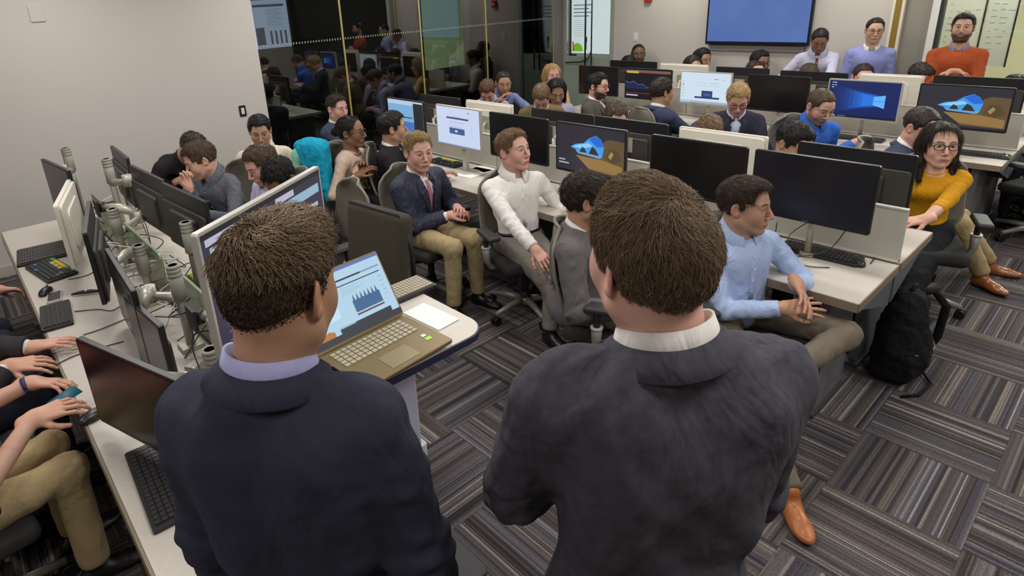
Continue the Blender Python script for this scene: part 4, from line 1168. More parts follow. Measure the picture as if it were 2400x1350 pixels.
    if kind == 'chart':
        R(0, 0, 1, 1, scr(rgb(14, 14, 22), .7)); R(0, .88, 1, .94, scr(rgb(150, 84, 60), .8)); R(.03, .86, .3, .93, scr(rgb(216, 178, 60), .9)); R(0, .94, 1, .97, scr(rgb(120, 120, 130), .7))
        pts = [(0, .55), (.1, .50), (.2, .56), (.3, .44), (.4, .48), (.5, .36), (.6, .42), (.7, .30), (.8, .36), (.9, .32), (1, .36)]
        out.append((pts + [(1, .3), (0, .3)], scr(rgb(22, 34, 70), .9)))
        for k in range(10): a, b_ = pts[k], pts[k + 1]; out.append(([a, b_, (b_[0], b_[1] + .02), (a[0], a[1] + .02)], scr(rgb(70, 110, 190), 1.)))
        R(0, .14, 1, .17, scr(rgb(120, 40, 50), .9)); R(.03, .05, .3, .1, scr(rgb(190, 190, 200), .9))
    if kind == 'terminal':   # the large silver monitor by the presenter
        R(0, 0, 1, 1, scr(rgb(64, 58, 84), .62)); R(.02, .90, .30, .955, scr(rgb(188, 188, 210), .9)); R(.04, .78, .28, .88, scr(rgb(176, 206, 216), .95)); R(0, .96, 1, 1, scr(rgb(40, 38, 44), .5))
        R(.55, .90, .72, .955, scr(rgb(188, 188, 210), .9)); R(.35, .80, .97, .885, scr(rgb(150, 186, 206), .9)); R(.30, .88, .52, .895, scr(rgb(180, 180, 200), .8)); R(.86, .68, .94, .72, scr(rgb(210, 210, 220), .9))
        for k in range(8): R(.05, .12 + .07 * k, .16 + .05 * (k % 3), .125 + .07 * k, scr(rgb(150, 150, 180), .7))
        R(.03, .02, .2, .09, scr(rgb(150, 180, 196), .9)); R(.24, .3, .27, .42, scr(rgb(200, 205, 215), .9))
    if kind == 'laptop':
        W = scr(rgb(170, 204, 226), 1.0); D = scr(rgb(22, 30, 48), .8); B = scr(rgb(44, 92, 140), .95); G = scr(rgb(120, 150, 180), .95)
        R(0, 0, 1, 1, W); R(0, .955, 1, 1, scr(rgb(90, 110, 190), .9)); R(0, .955, .4, 1, D); R(.40, .80, .74, .825, D); R(.74, .80, .97, .825, G); R(.44, .72, .95, .735, D)
        R(.54, .28, .86, .46, B); R(.54, .235, .86, .25, D); R(.54, .25, .86, .262, scr(rgb(170, 90, 110), .9))
        for k in range(7): out.append(([(.55 + .044 * k, .46), (.575 + .044 * k, .46), (.565 + .044 * k, .56)], scr(rgb(60, 90, 120), .9)))
        for k in range(5): R(.46, .58 + .025 * k, .62 + .05 * (k % 3), .584 + .025 * k, G)
        for k in range(5): R(.90, .36 + .07 * k, .94, .368 + .07 * k, G)
        R(0, .0, 1, .09, D); R(.30, .09, .9, .17, D); R(.28, .155, .48, .165, W)
        out.append(([(.02, .09), (.24, .09), (.24, .16), (.18, .19), (.10, .14)], scr(rgb(176, 112, 40), .95))); out.append(([(.0, .14), (.10, .2), (.18, .19), (.12, .28), (.0, .26)], scr(rgb(200, 206, 210), .95)))
        R(0, .30, .36, .9, scr(rgb(188, 220, 236), 1.0)); R(.03, .6, .14, .603, G); R(.03, .66, .2, .663, G)
    if kind == 'dim':
        R(0, 0, 1, 1, mat('screen_glow', rgb(22, 20, 24), .3, emit=rgb(40, 42, 54), estr=.10))
    return out
def make_screen(parent, w, h, cz, y, kind, margin=.012, chin=.02):
    b = MB(); ms = []
    x0, x1, z0, z1 = -w / 2 + margin, w / 2 - margin, cz - h / 2 + chin, cz + h / 2 - margin
    for k, (pts, m) in enumerate(content(kind)):
        if m not in ms: ms.append(m)
        yy = y - .0005 - .00035 * k
        b.add([(x0 + (x1 - x0) * px, yy, z0 + (z1 - z0) * pz) for px, pz in pts], [tuple(range(len(pts)))], ms.index(m))
    return b.build('screen', ms, parent)
def monitor(name, loc, face, kind, label, w=.615, h=.36, style='black', stand='arm', group=None, tilt=0, roll=0, ztop=None):
    """loc = desk point under the screen centre; face = direction (deg from +x) the screen looks; ztop = top height"""
    zt = ztop if ztop is not None else 1.31
    t = empty(name, (loc[0], loc[1], loc[2]), math.radians(face + 90), label, 'monitor', group)
    dz = zt - loc[2]; cz = dz - h / 2
    pl = empty('tilt', (0, 0, 0)) if False else None
    shell, fm = {'black': (blk2, blk), 'silver': (silver, silver), 'grey': (blk2, blk), 'white': (mat('white_shell', rgb(216, 210, 196), .4), mat('white_shell'))}[style]
    b = MB(); b.rbox((0, .006, cz), (w, .022, h), .012, axis='y', bev=.002); pan = b.build('bezel', fm, t)
    b = MB()
    if style in ('silver', 'white'):
        b.rbox((0, .024, cz), (w - .02, .018, h - .02), .02, axis='y', bev=.006)
        b.rbox((0, .036, cz), (w * .62, .012, h * .62), .04, axis='y', bev=.005)
    else:
        b.rbox((0, .022, cz - h * .12), (w - .02, .014, h * .74), .02, axis='y', bev=.004); b.rbox((0, .034, cz - h * .1), (w * .56, .022, h * .5), .02, axis='y', bev=.006)
    b.build('back_shell', shell, t)
    make_screen(t, w, h, cz, -.0055, kind)
    if style != 'silver':
        b = MB(); b.box((0, -.006, cz - h / 2 + .010), (.03, .001, .004)); b.build('maker_badge', mat('badge_grey', rgb(120, 120, 120), .4, .5), pan)
    if stand == 'arm':
        b = MB(); b.cyl((0, .10, .0), (0, .10, cz - .03), .017); b.cyl((0, .10, 0), (0, .10, .02), .04); b.build('post', alu, t)
        b = MB(); b.tube([(0, .10, cz - .05), (0, .075, cz - .02), (0, .045, cz)], .014, 8); b.box((0, .045, cz), (.11, .01, .11)); b.build('bracket', alu, t)
    elif stand == 'stand':
        b = MB(); b.box((0, .065, dz * .32), (.05, .03, dz * .64)); b.build('neck', fm if style != 'black' else alu, t)
        b = MB(); b.rbox((0, .05, .006), (.24, .17, .010), .03, bev=.002); b.build('base_plate', fm if style != 'black' else drk, t)
    if tilt or roll: t.rotation_euler = (math.radians(tilt), math.radians(roll), t.rotation_euler[2])
    return t
# middle bench, near side
for (x0, x1, kind, st, lab, sd) in (
    (-5.01, -4.43, 'page_left', 'black', 'slim monitor with blue web page near the left end of the middle bench', 'arm'),
    (-4.25, -3.67, 'page', 'silver', 'silver-framed monitor showing a white page with blue picture, behind the navy jacket man', 'stand'),
    (-3.56, -2.94, 'off', 'black', 'black switched-off monitor behind the white-shirted man', 'arm'),
    (-2.86, -2.26, 'cave', 'black', 'monitor with sea cave lock screen on the middle bench', 'stand'),
    (-2.08, -1.47, 'off', 'grey', 'dark monitor directly behind the man in the light blue shirt, left of the widest one', 'arm'),
    (-1.43, -.83, 'dim', 'grey', 'large dark monitor at the right end of the middle bench with cables below', 'arm')):
    monitor('monitor', ((x0 + x1) / 2, 3.34, .74), -90, kind, lab, w=abs(x1 - x0), style=st, stand=sd, ztop=1.325)
# middle bench, far side (backs)
for (x0, x1, st, lab, kind) in (
    (-5.15, -4.52, 'black', 'black monitor back at the left end of the middle bench near the dark glass', 'off'),
    (-4.42, -3.80, 'white', 'pale monitor back behind the silver-framed web page monitor', 'dim'),
    (-3.57, -2.92, 'black', 'black monitor back behind the switched-off screen of the middle bench', 'dim'),
    (-2.90, -2.27, 'black', 'black monitor back just behind the sea cave monitor', 'dim'),
    (-2.18, -1.58, 'white', 'off-white monitor back standing on the middle bench', 'dim'),
    (-1.40, -.80, 'black', 'dark grey monitor back beside the woman in mustard', 'dim')):
    monitor('monitor', ((x0 + x1) / 2, 3.86, .74), 90, kind, lab, w=abs(x1 - x0), style=st, stand='arm', ztop=1.275)
# back bench, near side
for (x0, x1, kind, st, lab, sd) in (
    (-5.06, -4.46, 'off', 'black', 'black monitor at the left end of the back bench by the bearded man with glasses', 'arm'),
    (-4.36, -3.74, 'chart', 'black', 'monitor with dark market charts on the back bench', 'arm'),
    (-3.63, -3.04, 'page2', 'silver', 'thin monitor with pale blue web page on the back bench', 'arm'),
    (-2.88, -2.28, 'off', 'black', 'switched-off black monitor on the back bench beside the fair-haired man', 'arm'),
    (-2.12, -1.53, 'beams', 'silver', 'monitor with bright blue light beam wallpaper on the back bench', 'arm'),
    (-1.41, -.79, 'cave', 'black', 'monitor with sea cave picture at the right end of the back bench', 'arm')):
    monitor('monitor', ((x0 + x1) / 2, 6.36, .74), -90, kind, lab, w=abs(x1 - x0), style=st, stand=sd, ztop=1.295)
for (x0, x1, st, zt, lab) in (
    (-5.0, -4.30, 'black', 1.30, 'black monitor back behind the chart monitor on the back bench'),
    (-4.25, -3.62, 'white', 1.29, 'white monitor back behind the market chart screen on the back bench'),
    (-3.52, -2.92, 'black', 1.28, 'dark monitor back behind the pale web page screen on the back bench'),
    (-2.80, -2.15, 'black', 1.27, 'dark monitor back below the man with the striped tie'),
    (-2.05, -1.52, 'white', 1.28, 'white monitor back below the man in the blue sweater'),
    (-1.45, -.80, 'black', 1.29, 'dark monitor back below the man in the orange sweater')):
    monitor('monitor', ((x0 + x1) / 2, 6.95, .74), 90, 'dim', lab, w=abs(x1 - x0), style=st, stand='arm', ztop=zt)

# ------------------------------------------------------------------ left bench monitors on arms
def mon2(pl, pr, ztop, kind, label, style='black', h=.36, w=.60, keep='mid', face_sign=1):
    """two top corners (pixels) at height ztop give the plane; size stays real"""
    a = az(*pl, ztop); c = az(*pr, ztop); mid = (a + c) / 2; d = c - a; ang = math.degrees(math.atan2(d[1], d[0]))
    if keep == 'l': mid = a + nrm(d) * w / 2
    if keep == 'r': mid = c - nrm(d) * w / 2
    return monitor('monitor', (mid[0], mid[1], .74), ang - 90 * face_sign, kind, label, w=w, h=h, style=style, stand='none', ztop=ztop)
LM = []
LM.append(mon2((97, 372), (157, 398), 1.33, 'off', 'black monitor at the wall end of the left bench, near row', w=.55))
LM.append(mon2((158, 420), (123, 487), 1.27, 'off', 'white-backed monitor standing between black ones in the near row of the left bench', w=.62, h=.38, style='white', keep='l'))
LM.append(mon2((205, 470), (193, 555), 1.27, 'off', 'black monitor right of the white one in the near row of the left bench', w=.60, h=.38, keep='l'))
LM.append(monitor('monitor', (-2.86, .41, .74), -93, 'off', 'dark monitor overlapping the next one in the near row of the left bench', w=.62, h=.36, stand='none', ztop=1.17))
LM.append(monitor('monitor', (-2.50, .40, .74), -86, 'dim', 'slim tilted portrait monitor in the near row, closest to the big black one', w=.40, h=.34, stand='none', ztop=1.10))
LM.append(mon2((178, 790), (400, 885), 1.16, 'off', 'large black monitor at lower left facing the aisle', w=.60, h=.35, keep='l'))
LM.append(mon2((263, 340), (305, 372), 1.33, 'off', 'black monitor back beside the wall in the far row of the left bench', w=.55, face_sign=-1, keep='l'))
LM.append(mon2((308, 385), (378, 418), 1.32, 'off', 'middle black monitor back in the far row of the left bench', w=.58, face_sign=-1, keep='l'))
LM.append(mon2((380, 425), (482, 470), 1.31, 'off', 'nearest black monitor back in the far row, in front of the grey-shirted man', w=.60, face_sign=-1, keep='l'))
# big silver monitor beside the presenter
a = az(455, 550, 1.60); c_ = az(745, 388, 1.60); d = c_ - a; ang = math.degrees(math.atan2(d[1], d[0]))
mt = monitor('monitor', ((a[0] + c_[0]) / 2, (a[1] + c_[1]) / 2, .74), ang - 90, 'terminal', 'large silver-framed monitor behind the presenter at left, dark purple windows', w=float(np.linalg.norm(d)), h=.45, style='silver', stand='none', ztop=1.60)
LM.append(mt)

def arm(mon, x, y, lab, h, j1, j2, z2, col=alu):
    """mounting arm of a monitor: ribbed post, two links, tilt head (built in room space, parented to the monitor)"""
    W4 = Matrix.Translation(mon.location) @ Matrix.Rotation(mon.rotation_euler[2], 4, 'Z')
    I = W4.inverted() @ Matrix.Translation((x, y, .74))
    def put(o, parent):
        o.parent = parent
        if parent is mon: o.matrix_local = I
        return o
    b = MB(); b.box((0, 0, .012), (.09, .10, .024), bev=.004); b.cyl((0, 0, .02), (0, 0, h), .02); root = put(b.build('mounting_arm', col), mon)
    if lab: root['label'] = lab
    b = MB(); prof = []
    prof += [(.022, h - .17), (.031, h - .165), (.031, h - .06)]
    for k in range(3): prof += [(.0285, h - .058 + .02 * k), (.0285, h - .054 + .02 * k), (.031, h - .052 + .02 * k), (.031, h - .040 + .02 * k)]
    b.lathe(prof, 16); put(b.build('ribbed_collar', mat('collar_grey', rgb(150, 146, 136), .45)), root)
    b = MB(); p0 = Vector((0, 0, h - .16)); p1 = Vector((j1[0], j1[1], h - .14)); p2 = Vector((j2[0], j2[1], z2 - .74))
    dv = (p1 - p0).normalized(); b.tube([p0, p0 + dv * .05, p1 - dv * .03, p1], [.03, .022, .018, .024], 10); put(b.build('lower_link', col), root)
    b = MB(); b.cyl(p1 - Vector((0, 0, .03)), p1 + Vector((0, 0, .045)), .028); put(b.build('elbow', col), root)
    b = MB(); b.tube([p1 + Vector((0, 0, .03)), (p1 + p2) / 2 + Vector((0, 0, .03)), p2], [.026, .030, .018], 10); put(b.build('spring_link', col), root)
    b = MB(); b.cyl(p2 - Vector((0, 0, .03)), p2 + Vector((0, 0, .03)), .02); b.box(p2 + Vector((0, -.03, 0)), (.10, .012, .10)); put(b.build('tilt_head', drk), root)
arm(LM[0], -5.0, .60, None, .62, (.10, -.06), (.10, -.10), 1.12)
arm(LM[7], -4.45, .74, None, .60, (.16, .06), (.10, .18), 1.12)
arm(LM[1], -3.95, .62, 'white jointed arm', .40, (-.16, .16), (-.32, -.0), 1.08)
arm(LM[2], -3.35, .60, 'long pale arm', .34, (-.24, .04), (-.05, -.12), 1.0)
arm(LM[8], -3.15, .80, 'thick grey arm', .46, (.1, .12), (.20, .10), 1.1, mat('post_grey', rgb(116, 112, 104), .5, .3))
arm(LM[3], -2.72, .60, 'pale arm with ringed collar', .42, (-.08, -.10), (-.02, -.16), .98)
arm(LM[4], -2.25, .60, None, .34, (-.14, .12), (-.22, .0), 1.0)
arm(LM[9], -2.62, .98, 'white arm elbow', .56, (.16, -.10), (.34, -.14), 1.22)
arm(LM[6], -4.75, .86, None, .44, (.12, .08), (.14, .12), 1.1)
arm(LM[5], -2.10, .52, None, .30, (-.06, -.10), (-.04, -.24), .98)

# ------------------------------------------------------------------ keyboards, mice, desk things
def keyboard(loc, rz, label, color=False, w=.44, d=.15, group=None, keyc=None):
    t = empty('keyboard', loc, math.radians(rz), label, 'keyboard', group)
    b = MB(); b.rbox((0, 0, .009), (w, d, .016), .008, bev=.002); b.build('keyboard_case', drk, t)
    b = MB(); r = random.Random(int(abs(loc[0] * 97)))
    cols = 18; rows = 6; kw = (w - .03) / cols; kd = (d - .02) / rows
    for i in range(rows):
        for j in range(cols):
            mi = 0
            if color:
                if i == 5 and j < 14: mi = 1 if (j < 3 or j > 11) else 2
                elif i == 4 and 2 < j < 12: mi = 2 if j % 3 else 3
                elif r.random() < .07: mi = r.choice([1, 3, 4])
            x = -w / 2 + .015 + kw * (j + .5); y = -d / 2 + .01 + kd * (i + .5)
            b.box((x, y, .0195), (kw * .84, kd * .82, .007), mi)
    o = b.build('keycaps', [keyc or keym, mat('key_green', rgb(60, 150, 60), .5), mat('key_yellow', rgb(226, 190, 40), .5), mat('key_blue', rgb(70, 140, 190), .5), mat('key_red', rgb(180, 60, 50), .5)], t)
    return t
def mouse(loc, rz, label, group=None, m=None):
    t = empty('computer_mouse', loc, math.radians(rz), label, 'mouse', group)
    F = Field(); F.ell((0, 0, .008), (.032, .056, .028), k=.01); F.box((0, 0, -.03), (.1, .1, .03), k=.004, sub=True)
    V, f = F.mesh(.004); mesh_obj('mouse_body', V, f, m or mat('mouse_black', rgb(30, 30, 33), .35), t, True)
    b = MB(); b.cyl((-.003, .03, .034), (.003, .03, .034), .007, n=10); b.build('scroll_wheel', mat('wheel_grey', rgb(90, 90, 92), .5), t)
    return t
def cable(name, pts, label, r=.0028, m=None, group=None):
    P = [Vector(p) for p in pts]; Q = []
    for i in range(len(P) - 1):
        a = P[max(i - 1, 0)]; b_, c_ = P[i], P[i + 1]; d_ = P[min(i + 2, len(P) - 1)]
        for k in range(7):
            t = k / 7; Q.append(.5 * ((2 * b_) + (c_ - a) * t + (2 * a - 5 * b_ + 4 * c_ - d_) * t * t + (3 * b_ - a - 3 * c_ + d_) * t ** 3))
    Q.append(P[-1]); b = MB(); b.tube(Q, r, 6); o = b.build(name, m or drk); tag(o, label, 'cable', group); return o
def mid(*px, z=.742): 
    q = np.mean([az(*p, z) for p in px], 0); return (float(q[0]), float(q[1]), .741)
keyboard(mid((42, 605), (150, 560), (155, 590), (62, 628)), 84, 'plain dark keyboard with long grey palm rest near the wall', w=.30, d=.34, keyc=mat('key_grey', rgb(70, 66, 64), .6))
keyboard(mid((68, 685), (120, 605), (160, 600), (130, 660)), 10, 'colourful trading keyboard with yellow and green keys on the left bench', True, w=.40, d=.17)
keyboard(mid((82, 725), (148, 705), (188, 755), (115, 790)), -6, 'small black keyboard under the reaching hand on the left bench', w=.33, d=.14)
keyboard(mid((305, 1085), (330, 1070), (470, 1180), (420, 1200)), -3, 'black keyboard below the large black monitor at lower left', w=.44, d=.14)
keyboard(mid((410, 655), (432, 650), (492, 715), (462, 722)), 183, 'black keyboard on the far side of the left bench by the silver monitor', w=.42, d=.13)
keyboard(mid((1870, 575), (1905, 565), (1990, 608), (1925, 640)), 2, 'black keyboard on the middle bench before the rightmost monitor', w=.40, d=.14)
keyboard(mid((1005, 380), (1060, 365), (1092, 388), (1035, 400)), 2, 'colourful trading keyboard beside the silver-framed web page monitor', True, w=.40, d=.16)
keyboard(mid((1650, 500), (1690, 515), (1700, 530), (1655, 525)), 2, 'colourful trading keyboard half hidden behind the tall standing man', True, w=.40, d=.15)
keyboard(mid((1980, 318), (2045, 320), (2040, 335), (1975, 332)), 2, 'dark keyboard in front of the blue light beam monitor', w=.42, d=.14)
keyboard(mid((2262, 352), (2325, 362), (2318, 372), (2255, 364)), 2, 'dark keyboard on the right end of the back bench', w=.42, d=.14)
keyboard(mid((1460, 240), (1510, 243), (1505, 255), (1455, 252)), 2, 'black keyboard below the market chart monitor', w=.42, d=.14)
mouse(mid((2010, 618)), 40, 'black mouse with looping cable at the right end of the middle bench')
mouse(mid((2352, 370)), 10, 'black mouse at the right end of the back bench')
mouse(mid((218, 980)), 20, 'dark mouse beside the large black monitor at lower left')
mouse(mid((108, 687)), 60, 'black mouse below the colourful keyboard on the left bench')
tt = empty('phone', mid((128, 697)), math.radians(80), 'small silver and black phone lying on the left bench', 'phone')
b = MB(); b.rbox((0, 0, .005), (.07, .15, .009), .008); b.build('phone_body', silver, tt); b = MB(); b.box((0, 0, .0105), (.06, .12, .002)); b.build('phone_screen', deadscr, tt)
tt = empty('pen_holder', mid((205, 690)), math.radians(60), 'dark cable organiser bar lying on the left bench', 'organiser')
b = MB(); b.tube([(-.08, 0, .012), (-.02, 0, .018), (.02, 0, .018), (.08, 0, .012)], [.006, .012, .012, .006], 8); b.build('bar', drk, tt); b = MB(); b.sph((0, 0, .028), .01); b.build('white_knob', mat('white_plastic'), tt)
for (pts, lab) in ((((2000, 608), (2018, 585), (2045, 582), (2050, 600), (2040, 618)), 'looped mouse cable on the right end of the middle bench'),
                   (((160, 655), (215, 640), (250, 600)), 'thin black cable trailing over the left bench to the monitors'),
                   (((175, 730), (230, 725), (262, 728), (290, 712)), 'thin cable crossing the left bench beside the small keyboard'),
                   (((195, 785), (240, 770), (300, 745)), 'mouse cable running from the reaching hand to the monitors'),
                   (((90, 880), (150, 845), (200, 825), (290, 800)), 'long black cable crossing the near edge of the left bench')):
    cable('cable', [tuple(az(*p, .745)) for p in pts], lab)
for k, pts in enumerate([[(-.95, 3.40, .95), (-1.0, 3.34, .84), (-1.12, 3.3, .78), (-1.2, 3.36, .745)], [(-1.1, 3.42, .98), (-1.2, 3.33, .86), (-1.1, 3.26, .76), (-.98, 3.34, .745)], [(-1.3, 3.42, .9), (-1.3, 3.36, .8), (-1.42, 3.3, .746), (-1.55, 3.3, .745)]]):
    cable('cable', pts, 'black cables hanging below the rightmost monitor of the middle bench', group='cables below the rightmost monitor')
rr = random.Random(4)
for k in range(22):
    x = -5.1 + k * .145; pts = [(x, .52 + rr.uniform(-.05, .05), .745 + rr.uniform(0, .1))]
    for j in range(4): pts.append((x + rr.uniform(-.16, .16), .66 + rr.uniform(-.14, .2), .745 + rr.uniform(0, .22)))
    cable('cable', pts, 'tangled black and white cables between the monitor arms', r=.003, m=drk if k % 3 else mat('white_plastic'), group='tangle of cables on the left bench')
for (x, y, c1, lab) in ((-3.55, .83, 'white_plastic', 'small white adapter box among the cables'), (-2.5, .55, 'cast_aluminium', 'silver clamp block among the cables near the presenter'), (-2.2, .72, 'white_plastic', 'white power brick nearest the presenter'), (-3.0, .88, 'white_plastic', 'white plug beside the thick grey post')):
    t = empty('adapter', (x, y, .74), rr.uniform(0, 3), lab, 'adapter'); b = MB(); b.box((0, 0, .022), (.08, .055, .044), bev=.008); b.build('housing', MATS[c1], t)
t = empty('highlighter', (-3.52, .90, .74), 1.9, 'yellow highlighter pen between the monitor posts', 'pen'); b = MB(); b.cyl((-.06, 0, .02), (.05, 0, .02), .013); b.build('barrel', mat('hi_yellow', rgb(220, 220, 30), .4), t); b = MB(); b.cyl((.05, 0, .02), (.09, 0, .02), .012); b.build('pen_cap', mat('hi_blue', rgb(60, 130, 170), .4), t)
# papers, small devices
def sheet(px, rz, label, w=.21, d=.297, m=None, z=.741):
    q = az(*px, z); t = MB(); t.box((0, 0, .002), (w, d, .003)); o = t.build('paper_sheet', m or mat('paper', rgb(226, 224, 218), .8)); o.location = (q[0], q[1], z); o.rotation_euler = (0, 0, math.radians(rz)); tag(o, label, 'paper'); return o
sheet((1110, 405), 5, 'white paper on the middle bench between the navy jacket man and the white shirt man')
sheet((1150, 392), -8, 'second white paper nearer the switched-off monitor on the middle bench')
sheet((1885, 308), 3, 'yellowish notepad on the back bench left of the man in the bright blue shirt', m=mat('yellow_paper', rgb(214, 206, 160), .8))
sheet((1590, 300), 4, 'white paper on the back bench in front of the web page monitor')
t = empty('desk_clock', tuple(az(1312, 408, .742)), math.radians(10), 'small white-framed desk clock under the sea cave monitor', 'clock')
b = MB(); b.rbox((0, 0, .04), (.085, .04, .065), .008, axis='y', bev=.003); b.build('clock_case', mat('white_plastic'), t); b = MB(); b.box((0, -.0205, .042), (.055, .002, .040)); b.build('display', deadscr, t)
t = empty('web_camera', tuple(az(1335, 412, .742)), 0, 'round black webcam next to the small desk clock', 'webcam')
b = MB(); b.cyl((0, -.02, .035), (0, .03, .035), .026); b.cyl((0, 0, 0), (0, 0, .03), .012); b.build('camera_barrel', drk, t)
# open laptops at the back right
def laptop(loc, rz, kind, label, open_=112, w=.36, d=.25, m=None, km=None, sticker=False):
    m = m or mat('laptop_grey', rgb(120, 116, 110), .4, .5)
    t = empty('laptop', loc, math.radians(rz), label, 'laptop')       # local: hinge at +y, user at -y
    b = MB(); b.rbox((0, 0, .008), (w, d, .014), .012, bev=.003); deck = b.build('deck', m, t)
    b = MB(); rows, cols = 5, 14; kw = w * .80 / cols; kd = d * .40 / rows
    for i in range(rows):
        for j in range(cols): b.box((-w * .40 + kw * (j + .5), d * .02 + kd * (i + .5), .0165), (kw * .82, kd * .78, .003))
    b.build('keycaps', km or keym, t)
    b = MB(); b.box((0, -d * .27, .0156), (w * .30, d * .32, .0012)); b.build('touchpad', mat('touchpad', rgb(134, 122, 92), .35, .3), t)
    M = Matrix.Translation((0, d / 2 - .004, .014)) @ Matrix.Rotation(math.radians(90 - (open_ - 0)), 4, 'X')
    M = Matrix.Translation((0, d / 2 - .004, .016)) @ Matrix.Rotation(math.radians(-(open_ - 90)), 4, 'X')
    b = MB(); b.rbox((0, .004, d * .49), (w, .008, d * .98), .01, axis='y', M=M, bev=.002); lid = b.build('lid', m, t)
    b = MB(); ms = []
    for k, (pts, mm) in enumerate(content(kind)):
        if mm not in ms: ms.append(mm)
        b.add([(-w / 2 + .006 + (w - .012) * px, -.0006 - .0003 * k, .012 + (d * .98 - .018) * pz) for px, pz in pts], [tuple(range(len(pts)))], ms.index(mm), M)
    b.build('screen', ms, lid)
    if sticker:
        b = MB(); b.box((w * .36, -d * .14, .0158), (.016, .014, .001)); b.build('white_sticker', mat('white_plastic'), deck)
        b = MB(); b.box((w * .36, -d * .24, .0158), (.022, .018, .001)); b.build('green_sticker', mat('sticker_green', rgb(150, 200, 60), .5), deck)
    return t
brz = mat('laptop_bronze', rgb(118, 102, 68), .38, .35)
laptop((-1.475, .885, 1.135), 94, 'laptop', 'open bronze laptop with lit screen on the raised stand beside the presenter', open_=121, w=.365, d=.255, m=brz, km=mat('key_bronze', rgb(160, 150, 128), .4), sticker=True)
# ------------------------------------------------------------------ raised stand under the laptop
t = empty('standing_desk', (-1.62, .98, 0), 0, 'raised sit-stand table with white telescopic column under the laptop', 'table')
b = MB(); b.rbox((0, .0, 1.105), (.50, .52, .03), .09, n=8); b.build('table_top', topm, t)
b = MB(); b.rbox((.0, 0, 1.104), (.51, .53, .024), .095, n=8); b.build('edge_band', mat('navy_edge', rgb(36, 40, 66), .4), t)
colw = mat('column_white', rgb(176, 176, 196), .4)
b = MB(); b.rbox((.06, -.02, .86), (.075, .13, .46), .01); b.build('upper_column', colw, t)
b = MB(); b.rbox((.06, -.02, .34), (.10, .16, .64), .012); b.build('lower_column', mat('column_white2', rgb(196, 196, 206), .4), t)
b = MB(); b.rbox((.0, -.02, .018), (.50, .46, .03), .03, bev=.004); b.build('floor_plate', legd, t)
b = MB(); b.tube([(-.05, -.16, 1.0), (-.02, -.16, 1.085), (.1, -.16, 1.085)], .012, 8); b.build('height_lever', drk, t)
keyboard((-1.80, 1.16, 1.121), 90, 'keyboard with bronze-grey keys and green key behind the laptop', w=.30, d=.13, keyc=mat('key_bronze'))
sheet((1010, 742), 4, 'white paper pad under the edge of the laptop', w=.19, d=.10, z=1.121)

